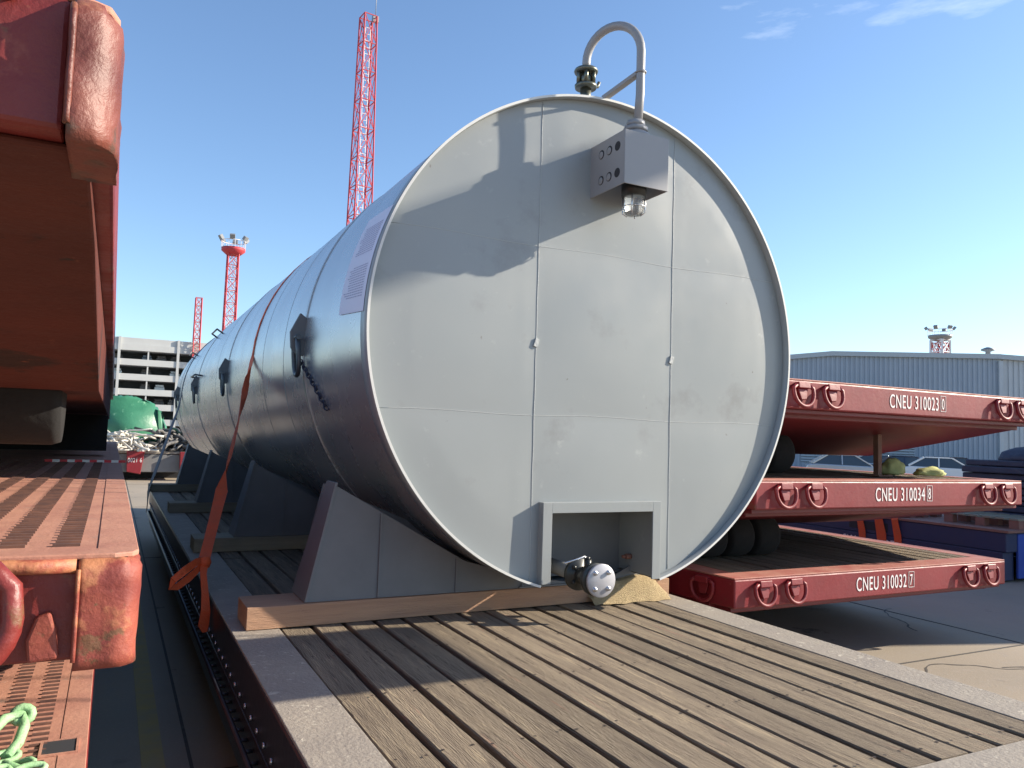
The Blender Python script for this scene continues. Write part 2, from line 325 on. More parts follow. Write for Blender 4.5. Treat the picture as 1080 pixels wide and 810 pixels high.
def trailer(label, loc, W, L, h, fh=.23, style='wood', body='red', top='redtop', belly='belly', ident=None, rings=True, taper=0., bellyL=1.9, drop=.36, group=None, wheels=True, bx=.23, side_ring=False, facez=.0, nplank=14, name='roll_trailer', steps=True, sup_y=None, by_=None, wsup=True, rwheel=.24, wy=None):
    T = thing(name, label, 'roll trailer', loc, 0, group)
    hw = W/2
    out = [(-hw+taper, 0), (hw-taper, 0), (hw, .6 if taper else .02), (hw, L), (-hw, L), (-hw, .6 if taper else .02)]
    by_ = by_ or bx
    notch = style == 'tread'
    inn = [(-hw+bx, by_), (hw-bx, by_), (hw-bx, .62), (hw-bx, L-bx), (-hw+bx, L-bx), (-hw+bx, .62)]
    if notch:
        q_ = .06; out = [(-hw+q_, 0), (hw-q_, 0), (hw-q_, .17), (hw, .17), (hw, L), (-hw, L), (-hw, .17), (-hw+q_, .17)]
        inn = [(-hw+bx, by_), (hw-bx, by_), (hw-bx, .18), (hw-bx, .19), (hw-bx, L-bx), (-hw+bx, L-bx), (-hw+bx, .19), (-hw+bx, .18)]
    # outer body: vertical faces + bottom flange
    bm = B()
    def ringsolid(o1, o2, z0, z1, mi=0):
        n = len(o1)
        a0 = [bm.verts.new((*p, z0)) for p in o1]; a1 = [bm.verts.new((*p, z1)) for p in o1]
        b0 = [bm.verts.new((*p, z0)) for p in o2]; b1 = [bm.verts.new((*p, z1)) for p in o2]
        for i in range(n):
            j = (i+1) % n
            bm.faces.new((a0[i], a0[j], a1[j], a1[i])).material_index = mi
            bm.faces.new((b0[i], b1[i], b1[j], b0[j])).material_index = mi
            bm.faces.new((a1[i], a1[j], b1[j], b1[i])).material_index = mi
            bm.faces.new((a0[i], b0[i], b0[j], a0[j])).material_index = mi
    ringsolid(out, inn, h-fh, h-.012)
    obj('chassis_frame', bm, body, T, .012)
    # top border plate
    bm = B(); e = .003
    o2 = [(-hw+taper+e, e), (hw-taper-e, e), (hw-e, .6 if taper else .02+e), (hw-e, L-e), (-hw+e, L-e), (-hw+e, .6 if taper else .02+e)]
    if notch: q_ = .05; o2 = [(-hw+q_, e), (hw-q_, e), (hw-.014, .018), (hw-e, q_), (hw-e, L-e), (-hw+e, L-e), (-hw+e, q_), (-hw+.014, .018)]
    ringsolid(o2, inn, h-.012, h)
    obj('deck_border', bm, top, T, .003)
    x0, x1, y0, y1 = -hw+bx, hw-bx, by_, L-bx
    if style == 'wood':
        bm = B(); pw = (x1-x0)/nplank
        for i in range(nplank):
            # each plank run in boards, with tiny height wander
            yy = y0+.008
            while yy < y1-.02:
                ll = random.uniform(3.2, 5.2) if yy > y0+.1 else random.uniform(4.4, 6)
                ye = min(yy+ll, y1-.008)
                if y1-ye < .8: ye = y1-.008
                g0 = .0115; a, b_ = x0+i*pw+g0+random.uniform(-.003, .003), x0+(i+1)*pw-g0+random.uniform(-.002, .002)
                dz = random.uniform(-.004, .003)
                nseg = 10; top_r = []
                va = []
                for k in range(nseg+1):
                    y = yy+(ye-yy)*k/nseg; wv = .002*sin(y*3+i*2.1)+random.uniform(-.0015, .0015)
                    va.append([bm.verts.new(p) for p in ((a+wv, y, h-.055), (a+wv, y, h-.008+dz), (a+.005+wv, y, h-.002+dz), (b_-.005+wv, y, h-.002+dz), (b_+wv, y, h-.008+dz), (b_+wv, y, h-.055))])
                for k in range(nseg):
                    for q in range(6): bm.faces.new((va[k][q], va[k][(q+1) % 6], va[k+1][(q+1) % 6], va[k+1][q]))
                bm.faces.new(va[0]); bm.faces.new(list(reversed(va[-1])))
                yy = ye+.006
        for i in range(nplank):
            for q in (-.32, .30):
                for k in range(int((y1-y0)/.61)):
                    cx_ = x0+(i+.5+q)*pw+random.uniform(-.012, .012); cy_ = y0+.10+k*.61+random.uniform(-.015, .015)
                    f_ = bm.faces.new([bm.verts.new((cx_+.007*cos(a_*pi/3), cy_+.007*sin(a_*pi/3), h+.0015)) for a_ in range(6)]); f_.material_index = 1
        obj('plank_deck', bm, ['plank', 'nail'], T)
        bm = B(); box(bm, x0-.01, x1+.01, y0-.01, y1+.01, h-.13, h-.085); obj('sub_floor', bm, 'black', T)
    else:
        bm = B(); box(bm, x0-.01, x1+.01, y0-.01, y1+.01, h-.05, h-.002)
        # raised anti-slip bars in long rows; only the near part of the deck
        nx = int((x1-x0-.08)/.105)
        for i in range(nx):
            xx = x1-.06-i*.105
            if xx < x1-2.1: break
            y = y0+.05
            while y < 4.6:
                box(bm, xx-.026+random.uniform(-.002, .002), xx+.026, y, y+.013, h-.0022, h+.004, 1); y += .050
        obj('tread_deck', bm, [top, 'slotrust'], T)
    # belly: stepped lip then long wedge
    bm = B()
    z = h-fh
    if steps:
        box(bm, -hw+.06, hw-.06, .05, .16, z-.035, z-.0)
        box(bm, -hw+.10, hw-.10, .16, .26, z-.07, z-.0)
    ys_ = .26 if steps else .05; ds_ = .07 if steps else .012
    fl_ = [] if steps else [(.55, z-.03)]
    prism(bm, [(ys_, z), (L-.4, z), (L-.4, z-.30), (bellyL+.3, z-drop), (bellyL, z-drop)]+fl_+[(ys_, z-ds_)], 'x', -hw+.03, hw-.03)
    obj('belly', bm, belly, T, .006)
    if wheels:
        by = wy or L-3.0
        for (sx) in (-1, 1):
            for k in range(2):
                for q in range(2):
                    xc = sx*(hw-.35-q*.42); yc = by+k*.62
                    wv = obj('wheel', (lambda b_: (lathe(b_, [(rwheel*.55, -.13), (rwheel*.97, -.13), (rwheel, -.10), (rwheel, .10), (rwheel*.97, .13), (rwheel*.55, .13)], (0, 0, 0), 'x', 28), b_)[1])(B()), 'rubber', T)
                    wv.location = (xc, yc, rwheel)
                    b_ = B(); lathe(b_, [(rwheel*.54, -.10), (rwheel*.3, -.06), (rwheel*.3, .06), (rwheel*.54, .10)], (0, 0, 0), 'x', 20)
                    obj('rim', b_, 'rim', wv)
        for sx in (-1, 1): bm = B(); box(bm, sx*(hw-.58)-.05, sx*(hw-.58)+.05, by-.1, by+.72, rwheel-.05, h-fh-.25); obj('bogie', bm, belly, T)
    if wsup:
        bm = B(); zz = h-fh-drop
        sy_ = sup_y or bellyL+.15
        if sup_y: box(bm, -hw+.1, hw-.02, sy_, sy_+.4, .004, h-fh-.3)
        else: box(bm, -hw+.12, -.80, 1.15, 1.6, .004, h-fh-.1)
        obj('dark_nose_block', bm, 'rubber', T)  # black block under the nose; fills the shaded gap with darkness
        if h < .8 and (loc[2] > 1.6 or not sup_y):
            # small solid tyres seen in the shade under the nose
            r_, yc_, zc_, xs_ = (.215, 2.25, .36, (hw-.28, hw-.62, hw-.96, hw-1.30)) if sup_y else (.19, 1.02, .194, (-hw+.42, -hw+.74, -hw+1.06))
            for xc in xs_:
                wb = B(); lathe(wb, [(r_*.5, -.13), (r_*.95, -.13), (r_, -.10), (r_, .10), (r_*.95, .13), (r_*.5, .13)], (0, 0, 0), 'x', 28)
                wo = obj('wheel', wb, 'rubber', T); wo.location = (xc, yc_, zc_)
                wb = B(); lathe(wb, [(r_*.49, -.10), (r_*.3, -.06), (r_*.3, .06), (r_*.49, .10)], (0, 0, 0), 'x', 18); obj('rim', wb, 'rim', wo)
    if rings:
        rz_ = h-fh*.46+facez
        for x in (-1.44, -1.11, 1.14, 1.45): dring(T, x, -.002, rz_)
        if side_ring:
            r_ = dring(T, -hw+taper-.06, .34, rz_); r_.rotation_euler = (0, 0, radians(-77)); 
    if ident:
        num, chk, tx, th = ident
        t_, Wt = text(num, th/.70, .60, 'white', T, (tx, -.002, h-fh*.5-th*.52), (radians(90), 0, 0), 'fleet_number')
        c_, Wc = text(chk, th*.82/.70, .56, 'white', T, (tx+Wt+.045, -.002, h-fh*.5-th*.40), (radians(90), 0, 0), 'check_digit')
        bm = B(); a, b_, z0, z1 = tx+Wt+.030, tx+Wt+.055+Wc+.012, h-fh*.5-th*.58, h-fh*.5+th*.62; q = .0035
        box(bm, a, b_, -.0035, -.001, z0, z0+q); box(bm, a, b_, -.0035, -.001, z1-q, z1)
        box(bm, a, a+q, -.0035, -.001, z0+q, z1-q); box(bm, b_-q, b_, -.0035, -.001, z0+q, z1-q)
        obj('digit_frame', bm, 'white', T)
    return T

# the trailer that carries the tank
MT = trailer('long wood-planked roll trailer with grey steel border carrying the big grey tank', (2.035, 1.58, 0), 2.87, 12.6, .80, .24, 'wood', 'side', 'border', 'black', rings=False, bx=.24, by_=.16, nplank=14, wsup=False, bellyL=2.2, drop=.2, rwheel=.23)
bm = B()  # side beam below the frame, with lashing rail
for sx in (-1, 1):
    a = sx*1.435
    box(bm, min(a, a-sx*.05), max(a, a-sx*.05), .3, 12.2, .30, .555)
obj('side_beam', bm, 'side', MT, .006)
bm = B()
for sx in (-1, 1):
    tube(bm, [(sx*1.475, .4, .50), (sx*1.475, 12.1, .50)], .013, 8)
    k = 0
    while .45+k*.13 < 12.1:
        y = .45+k*.13; cyl(bm, (sx*1.436, y, .50), (sx*1.475, y, .50), .009, seg=6); k += 1
obj('lashing_rail', bm, 'side', MT)
bm = B(); cyl(bm, (-1.4355, 0, .615), (-1.447, 0, .615), .012, seg=8); bolt0 = obj('rail_bolt', bm, 'chrome', MT); bolt0.location.y = .5
for k in range(1, 73):
    q = bolt0.copy(); C.objects.link(q); q.location.y = .5+k*.16

# right stack (three red trailers with white numbers)
grpR = 'red trailers stacked beside the tank'
trailer('lowest red trailer of the right stack marked CNEU 310032, planked deck open in front', (6.08, 4.66, 0), 3.56, 12.2, .80, .235, ident=('CNEU 310032', '7', -.37, .115), taper=.05, group=grpR, side_ring=True, nplank=18, wsup=False)
trailer('middle red trailer of the right stack, marked CNEU 310034', (6.18, 4.55, .805), 3.56, 12.2, .765, .235, ident=('CNEU 310034', '8', -.37, .115), taper=.05, group=grpR, nplank=18, drop=.36, bellyL=1.9)
trailer('topmost red trailer of the right stack, marked CNEU 310023, seen from below', (6.22, 4.42, 1.575), 3.56, 12.2, .79, .235, ident=('CNEU 310023', '0', -.40, .115), taper=.05, group=grpR, nplank=18, drop=.38, bellyL=1.9)
# left stack (three worn red trailers with tread deck)
grpL = 'worn red trailers stacked at the left'
def left_trailer(label, X, Y, z, h, fh, big, drop=.38, bl=2.0, sup=True):
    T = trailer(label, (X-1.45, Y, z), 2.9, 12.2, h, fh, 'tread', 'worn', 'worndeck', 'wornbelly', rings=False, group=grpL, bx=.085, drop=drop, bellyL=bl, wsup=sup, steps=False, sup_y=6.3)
    for sx in (-1, 1):
        bm = B(); xo = sx*(1.45+.003); xi = sx*(1.45-(.055 if T.location.z > 1.2 else .115)); em = 'darkedge' if T.location.z > 1.2 else 'wornedge'
        # battered corner block, finely divided so that it can be dented
        nx_, nz_ = 12, 12; x0, x1 = min(xi, xo), max(xi, xo); pts = {}
        def P(u, v_, d):
            x = x0+(x1-x0)*u; y = -.022+d; zc = h-fh-.004+(fh-.006)*v_
            return (x, y, zc)
        box(bm, x0, x1, -.022, .165, h-fh-.016, h-.010)
        bmesh.ops.subdivide_edges(bm, edges=bm.edges, cuts=9, use_grid_fill=True)
        for v in bm.verts:
            # round the outer vertical corner and the top/bottom arrises
            u = (v.co.x-xi)/(xo-xi); 
            r = .05; ex = abs(xo)-r
            if abs(v.co.x) > ex and v.co.y < -.022+r:
                dx = abs(v.co.x)-ex; dy = (-.022+r)-v.co.y; l = max(dx, dy); q = sqrt(dx*dx+dy*dy) or 1; f = l/q
                v.co.x = math.copysign(ex+dx*f, v.co.x); v.co.y = (-.022+r)-dy*f
            zz = (v.co.z-(h-fh-.006))/(fh-.004)
            k = max(0, zz-.5-.40)/.10
            v.co.y += .018*k*k if v.co.y < .05 else 0
            v.co.x -= math.copysign(.014*k*k, v.co.x) if u > .8 else 0
            from mathutils import noise as N_
            dn = N_.noise(Vector((v.co.x*16+z*3, v.co.y*16, v.co.z*16)))*.006+N_.noise(Vector((v.co.x*45, v.co.y*45+z, v.co.z*45)))*.004
            if v.co.y < .10: v.co.y += dn
            if u > .6: v.co.x += dn*.6
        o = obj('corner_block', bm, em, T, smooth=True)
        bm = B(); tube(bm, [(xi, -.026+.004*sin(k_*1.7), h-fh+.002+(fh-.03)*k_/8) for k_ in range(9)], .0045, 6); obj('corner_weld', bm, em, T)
    # rounded scuffed lip along the top of the face
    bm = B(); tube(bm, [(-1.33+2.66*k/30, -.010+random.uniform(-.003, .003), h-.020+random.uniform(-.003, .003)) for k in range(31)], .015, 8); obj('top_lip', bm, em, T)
    return T
bmX = .07
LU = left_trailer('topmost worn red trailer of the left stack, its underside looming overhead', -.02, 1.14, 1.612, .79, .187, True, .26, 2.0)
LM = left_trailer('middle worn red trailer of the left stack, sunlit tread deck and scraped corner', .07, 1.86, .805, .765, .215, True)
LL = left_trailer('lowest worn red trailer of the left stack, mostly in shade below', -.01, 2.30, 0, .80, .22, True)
# big D ring on the middle trailer
def bigring(T, x, z):
    bm = B(); R = .115
    pts = [(-R*.75, 0, R*.72)]+[(R*1.0*cos(a), 0, R*.95*sin(a)-.01) for a in [radians(180+k*12) for k in range(0, 16)]]+[(R*.72, 0, R*.75)]
    pts = [(-R, .0, R*.6), (-R, 0, .0)]+[(R*cos(radians(180+k*12)), 0, R*.95*sin(radians(180+k*12))) for k in range(1, 15)]+[(R, 0, 0), (R*.95, 0, R*.5), (R*.7, 0, R*.78), (R*.3, 0, R*.82), (-R*.3, 0, R*.82), (-R*.7, 0, R*.8)]
    tube(bm, pts, .021, 12, closed=True)
    o = obj('lashing_ring', bm, 'worn', T); o.location = (x, -.085, z); o.rotation_euler = (radians(-6), 0, 0)
    bm = B(); box(bm, -.07, .07, -.01, .085, .03, .085); box(bm, -.055, .055, .04, .085, -.08, .03); obj('ring_bracket', bm, 'wornbelly', o, .008)
bigring(LM, 1.45-.335, .765-.105); bigring(LM, -1.1, .66); bigring(LU, 1.45-.42, .79-.10)
bm = B(); prism(bm, [(1.31-.055, .555), (1.31+.0, .56), (1.31-.008, .62), (1.31-.02, .655), (1.31-.045, .645), (1.31-.06, .60)], 'y', -.02, .01); obj('stop_lug', bm, 'wornedge', LM, .006)
# pocket in the lowest trailer's border
bm = B(); box(bm, 1.32, 1.415, .585, .70, .795, .8035); obj('twistlock_pocket', bm, 'hole', LL)
bm = B()
for a in ((1.312, 1.320, .578, .707), (1.415, 1.423, .578, .707), (1.320, 1.415, .578, .585), (1.320, 1.415, .70, .707)): box(bm, *a, .799, .806)
obj('pocket_rim', bm, 'worndeck', LL)

# ------------------------------------------------------------------ the tank
CX, CZ, R0 = 2.68, 2.44, 1.522
YF, YH, YE = 3.98, 4.035, 18.3
TK = thing('storage_tank', 'huge grey horizontal cylindrical steel tank with flat end lying on a planked trailer', 'tank', (CX, YF, .8))
off = Vector((CX, YF, .8))
def tobj(name, bm, ms, parent=None, bevel=0, smooth=False):
    for v in bm.verts: v.co -= off
    return obj(name, bm, ms, parent or TK, bevel, smooth)
OX0, OX1, OZ = 2.25, 3.10, 1.465    # opening, outside of its frame
FWD = .062
def ang(x): return -math.acos((x-CX)/(R0-.004))          # lower half circle
a0, a1 = ang(OX1), ang(OX0)+2*pi      # shell runs from a0 (right of the opening) up and round to a1
# shell: full behind the recess, open over the recess
bm = B(); NA = 150; ys = [YF+.001, YF+.40]+[YF+.40+(YE-YF-.40)*k/40 for k in range(1, 41)]
angs = [a0+(a1-a0)*k/NA for k in range(NA+1)]
def ringv(y, A, r=R0): return [bm.verts.new((CX+r*cos(a), y, CZ+r*sin(a))) for a in A]
prev = None
for y in ys:
    wob = 0
    r = ringv(y, angs, R0+wob)
    if prev:
        for i in range(NA):
            f = bm.faces.new((prev[i], prev[i+1], r[i+1], r[i])); f.smooth = True
    prev = r
# closing strip at the bottom behind the recess
A2 = [a1-2*pi+(a0-(a1-2*pi))*k/12 for k in range(13)]; prev = None
for y in ys[1:]:
    r = ringv(y, A2, R0-.0005)
    if prev:
        for i in range(12): bm.faces.new((prev[i], prev[i+1], r[i+1], r[i])).smooth = True
    prev = r
# rear closing disc
bm.faces.new([bm.verts.new((CX+(R0-.01)*cos(2*pi*k/96), YE-.05, CZ+(R0-.01)*sin(2*pi*k/96))) for k in range(96)])
tobj('shell', bm, 'shell')
# front head with quilted plates
bm = B(); Rh = R0-.012
xs = sorted(set([round(Rh*sin(pi/2*k/60), 5) for k in range(-60, 61)]+[OX0+.03-CX, OX1-.03-CX]))
seamx = [2.20-CX, 3.20-CX]; seamz = [1.975-CZ, 2.985-CZ]
def pillow(x, z):
    bx = [-Rh]+seamx+[Rh]; bz = [-Rh]+seamz+[Rh]
    px = pz = 1
    for a, b_ in zip(bx, bx[1:]):
        if a <= x <= b_: px = sin(pi*(x-a)/(b_-a))
    for a, b_ in zip(bz, bz[1:]):
        if a <= z <= b_: pz = sin(pi*(z-a)/(b_-a))
    ed = min(1, max(0, (Rh-sqrt(x*x+z*z))/.25))
    s_ = .012 if abs(x) < .6 else .009
    return -s_*(abs(px)**.9)*(abs(pz)**.9)*ed
cols = []; NZ = 70
for x in xs:
    hi = sqrt(max(0, Rh*Rh-x*x)); lo = -hi
    cc = []
    inside = OX0+.03-CX-1e-6 <= x <= OX1-.03-CX+1e-6
    for mode in ((0, 1) if inside and (abs(x-(OX0+.03-CX)) < 1e-5 or abs(x-(OX1-.03-CX)) < 1e-5) else ((1,) if inside else (0,))):
        l2 = (OZ-.03-CZ) if mode else lo
        cc.append((mode, [bm.verts.new((CX+x, YH+pillow(x, l2+(hi-l2)*k/NZ), CZ+l2+(hi-l2)*k/NZ)) for k in range(NZ+1)]))
    cols.append(cc)
for a, b_ in zip(cols, cols[1:]):
    mode = 1 if (len(a)+len(b_) > 2 and len(a) == 2 and (len(b_) == 2 or b_[0][0] == 1)) or (len(b_) == 2 and a[0][0] == 1) or (len(a) == 1 and len(b_) == 1 and a[0][0] == 1 and b_[0][0] == 1) else 0
    A = [c_[1] for c_ in a if c_[0] == mode]; Bc = [c_[1] for c_ in b_ if c_[0] == mode]
    if not A or not Bc: continue
    for k in range(NZ):
        q = [A[0][k], Bc[0][k], Bc[0][k+1], A[0][k+1]]
        try: bm.faces.new(q).smooth = True
        except ValueError: pass
bmesh.ops.remove_doubles(bm, verts=bm.verts, dist=1e-5)
tobj('end_plate', bm, 'head')
# weld seams
for x in (2.20, 3.20):
    bm = B(); hi = sqrt(Rh*Rh-(x-CX)**2); pts = []
    z_lo = CZ-hi if not (OX0 < x < OX1) else OZ
    for k in range(41):
        z = z_lo+.01+(CZ+hi-.01-z_lo-.01)*k/40; pts.append((x+.0012*sin(k*1.3), YH-.001, z))
    tube(bm, pts, .0026, 6); 
    cz_ = 2.40 if x < 2.5 else 2.37
    obox(bm, (x, YH-.006, cz_), (.026, .010, .05), Matrix.Rotation(.3, 3, 'Y'))
    tobj('weld_seam', bm, 'seam')
for z in (1.975, 2.985):
    bm = B(); hi = sqrt(Rh*Rh-(z-CZ)**2)
    tube(bm, [(CX-hi+.01+(2*hi-.02)*k/40, YH-.0002, z+.006*sin(k*.4)) for k in range(41)], .0016, 6); tobj('weld_seam', bm, 'seam')
# protruding rim, open at the recess
bm = B(); ra = ringv; NR = 180; AR = [a0+(a1-a0)*k/NR for k in range(NR+1)]
prof = [(R0+.003, YF), (R0+.003, YF+.12), (R0-.011, YF+.12), (R0-.011, YF)]
rr = [[bm.verts.new((CX+r*cos(a), y, CZ+r*sin(a))) for r, y in prof] for a in AR]
for i in range(NR):
    for k in range(4):
        f = bm.faces.new((rr[i][k], rr[i][(k+1) % 4], rr[i+1][(k+1) % 4], rr[i+1][k])); f.smooth = k in (0, 2); f.material_index = 1 if k == 3 else 0
tobj('end_rim', bm, ['head', 'rimw'])
# recess in the end plate
bm = B(); t_ = .008; zb = .955; yb = 4.42
box(bm, OX0, OX0+FWD, YF-.002, YF+.012, zb+.04, OZ); box(bm, OX1-FWD, OX1, YF-.002, YF+.012, zb+.03, OZ)
box(bm, OX0+FWD, OX1-FWD, YF-.002, YF+.012, OZ-FWD, OZ)
box(bm, OX0-.0, OX0+.008, YF+.012, yb, zb+.03, OZ); box(bm, OX1-.008, OX1, YF+.012, yb, zb+.03, OZ); box(bm, OX0+.008, OX1-.008, YF+.012, yb, OZ-.008, OZ)
box(bm, OX0+FWD-.008, OX0+FWD, YF+.012, YF+.06, zb+.04, OZ-FWD-.0)
tobj('recess_frame', bm, 'head', bevel=.002)
bm = B(); box(bm, OX0+.008, OX1-.008, yb-.006, yb, zb, OZ-.008); box(bm, OX0+.008, OX1-.008, 4.26, yb-.006, .924, .932)
tobj('recess_lining', bm, 'saddle')
bm = B(); cyl(bm, (OX1-.05, 4.28, 1.08), (OX1-.008, 4.28, 1.08), .018, seg=12); cyl(bm, (OX1-.075, 4.28, 1.08), (OX1-.05, 4.28, 1.08), .011, seg=10); tobj('drain_plug', bm, 'blockred')
# drain valve
VX, VZ = 2.50, 1.045
bm = B()
lathe(bm, [(.030, 0), (.090, 0), (.093, .004), (.093, .020), (.090, .024), (.045, .026), (.040, .05), (.055, .09), (.055, .13), (.04, .16), (.045, .17), (.092, .172), (.095, .176), (.095, .196), (.03, .2)], (VX, 3.79, VZ), 'y', 32)
cyl(bm, (VX, 3.88, VZ+.04), (VX, 3.88, VZ+.10), .022, seg=14)
cyl(bm, (VX, 3.88, VZ+.095), (VX, 3.88, VZ+.115), .014, seg=8)
vv = tobj('drain_valve', bm, 'castblack')
bm = B(); cyl(bm, (VX, 3.98, VZ), (VX, 4.40, VZ), .045, seg=20); o = tobj('valve_pipe', bm, 'saddle', vv)
bm = B(); lathe(bm, [(.001, 0), (.090, 0), (.095, .003), (.095, .018), (.001, .0185)], (VX+.025, 3.768, VZ-.005), 'y', 40); fl = tobj('blind_flange', bm, 'flange', vv)
for k in range(4):
    bm = B(); a = pi/4+k*pi/2; x, z = VX+.025+.064*cos(a), VZ-.005+.064*sin(a)
    lathe(bm, [(.001, -.013), (.011, -.013), (.012, -.010), (.012, 0), (.015, .0), (.015, .003)], (x, 3.766, z), 'y', 6); tobj('flange_bolt', bm, 'chrome', fl)
for k in range(4):
    bm = B(); a = pi/4+k*pi/2; lathe(bm, [(.001, -.013), (.011, -.013), (.012, 0), (.014, .003)], (VX+.062*cos(a), 3.958, VZ+.062*sin(a)), 'y', 8); tobj('rear_bolt', bm, 'castblack', vv)
bm = B(); tube(bm, [(VX, 3.88, VZ+.108), (VX-.03, 3.875, VZ+.118), (VX-.07, 3.87, VZ+.108), (VX-.17, 3.86, VZ+.088)], .006, 8); tobj('valve_handle', bm, 'chrome', vv)
# hoops and thin seams round the shell
def hoop(name, y, wd, th, ms, amin=0, amax=2*pi):
    bm = B(); n = 120; P_ = [(R0+.001, y-wd/2), (R0+th, y-wd/2), (R0+th, y+wd/2), (R0+.001, y+wd/2)]
    rr = [[bm.verts.new((CX+r*cos(a), yy, CZ+r*sin(a))) for r, yy in P_] for a in [amin+(amax-amin)*k/n for k in range(n+1)]]
    for i in range(n):
        for k in range(4): bm.faces.new((rr[i][k], rr[i][(k+1) % 4], rr[i+1][(k+1) % 4], rr[i+1][k])).smooth = k in (1, 3)
    return tobj(name, bm, ms)
LUGY = [5.52, 9.65, 13.3, 17.2]
for y in LUGY: hoop('stiffening_hoop', y, .035, .008, 'shell')
for y in LUGY: hoop('hoop_edge', y+.03, .012, .006, 'band')
for y in (6.25, 7.2, 10.8, 14.6): hoop('weld_seam', y, .010, .002, 'shell')
def sp(y, th, r=R0):        # point on the shell, th degrees above the horizontal on the camera's side
    a = radians(180-th); return Vector((CX+r*cos(a), y, CZ+r*sin(a)))
for y in LUGY:            # lifting lugs: plate with a shackle
    for sgn in (1, -1):
        def q(y_, th, r):
            p = sp(y_, th, r); return p if sgn == 1 else Vector((2*CX-p.x, p.y, p.z))
        bm = B(); pl = [(7, R0), (8, R0+.05), (3, R0+.10), (-1, R0+.09), (-3, R0+.04), (-3, R0)]
        A = [bm.verts.new(q(y-.02, t, r)) for t, r in pl]; Bq = [bm.verts.new(q(y+.02, t, r)) for t, r in pl]
        bm.faces.new(A); bm.faces.new(list(reversed(Bq)))
        for i in range(len(pl)): bm.faces.new((A[i], Bq[i], Bq[(i+1) % 6], A[(i+1) % 6]))
        lug = tobj('lifting_lug', bm, 'saddle', bevel=.004)
        bm = B(); c0 = q(y, 1.5, R0+.06)
        dn = q(y, -9, R0+.055)-c0; dn.normalize(); yv = Vector((0, 1, 0))
        pts = [c0+yv*-.075+dn*-.0, c0+yv*-.078+dn*.10]+[c0+dn*.17+(yv*-.078*cos(a)+dn*.09*sin(a)) for a in [pi*k/10 for k in range(11)]]+[c0+yv*.078+dn*.10, c0+yv*.075]
        tube(bm, pts, .017, 10); tube(bm, [c0-yv*.105, c0+yv*.105], .019, 10)
        tobj('shackle', bm, 'band', lug)
# access rungs high on the far shell
for y, th in ((12.9, 34), (13.0, 7), (16.2, 30)):
    bm = B(); a = sp(y-.25, th, R0+.10); b_ = sp(y+.45, th, R0+.10); c_ = sp(y-.25, th, R0); d_ = sp(y+.45, th, R0)
    tube(bm, [c_, a, b_, d_], .013, 8); tobj('step_rung', bm, 'band')
# saddles
def saddle(y):
    o = thing('x', None, None); bpy.data.objects.remove(o)
    bm = B(); bz = .922
    for s in (1, -.40):
        def X(x): return CX+s*(x-CX)
        # stiff plate following the shell
        arc = []
        for k in range(13):
            a = radians(198+ (268-198)*k/12); xx_ = X(CX+(R0+.012)*cos(a)); arc.append((xx_, CZ-sqrt(max(.01, (R0+.012)**2-(xx_-CX)**2))))
        arc = [p for p in arc if p[1] > bz+.012]
        if s == 1: fp = [(.979, bz), (1.108, 1.545), (1.43, 1.365), (1.9, 1.10), (2.3, .985), (2.64, .935), (2.64, bz)]
        else: fp = [(.979, bz), (1.02, 1.06), (1.43, 1.06), (2.0, .955), (2.64, .935), (2.64, bz)]
        fp = [(X(p[0]), p[1]) for p in fp]
        prism(bm, fp, 'y', y+.012, y+.024)
        bp = [fp[0]]+([(X(1.12), 1.535), (X(1.43), 1.40)] if s == 1 else [fp[1]])+[p for p in arc if p[1] < (1.33 if s == 1 else 1.05)]+[(X(2.64), bz)]
        prism(bm, bp, 'y', y+.33, y+.342)
    web = tobj('saddle', bm, 'saddle')
    for s in (1, -.40):
        def X(x): return CX+s*(x-CX)
        bm = B(); zt_ = 1.56 if s == 1 else 1.07; xt_ = 1.11 if s == 1 else 1.0
        v8 = [bm.verts.new(p) for p in ((X(.965), y, bz), (X(.980), y, bz), (X(.980), y+.34, bz), (X(.965), y+.34, bz), (X(xt_-.006), y, zt_), (X(xt_+.009), y, zt_), (X(xt_+.009), y+.20, zt_), (X(xt_-.006), y+.20, zt_))]
        for f_ in ((3,2,1,0),(4,5,6,7),(0,1,5,4),(1,2,6,5),(2,3,7,6),(3,0,4,7)): bm.faces.new([v8[i_] for i_ in f_])
        tobj('saddle_flange', bm, 'saddle', web, .002)
        for x in (1.37, 1.84, 2.28):
            xr = X(x); dz = min(CZ-sqrt(R0*R0-(xr-CX)**2)-.02, {1.37: 1.39, 1.84: 1.12, 2.28: .985}[x] if s == 1 else 1.0)
            if dz > bz+.02:
                bm = B(); box(bm, min(xr, X(x+.012)), max(xr, X(x+.012)), y+.002, y+.33, bz, dz); tobj('saddle_rib', bm, 'saddle', web)
    bm = B(); box(bm, .97, 3.34, y+.01, y+.35, .9205, .9305); tobj('saddle_base', bm, 'saddle', web)
SAD = [4.27, 7.02, 10.3, 13.6]
for y in SAD: saddle(y)
# lamp box, guard and vent pipe on the end
bm = B(); bx0, bx1, by0, by1, bz0, bz1 = 2.545, 2.86, 3.66, 3.985, 3.325, 3.645; t_ = .006
box(bm, bx0, bx1, by0, by0+t_, bz0, bz1)                       # front plate
box(bm, bx1-t_, bx1, by0+t_, by1+.09, bz0, bz1+.0)
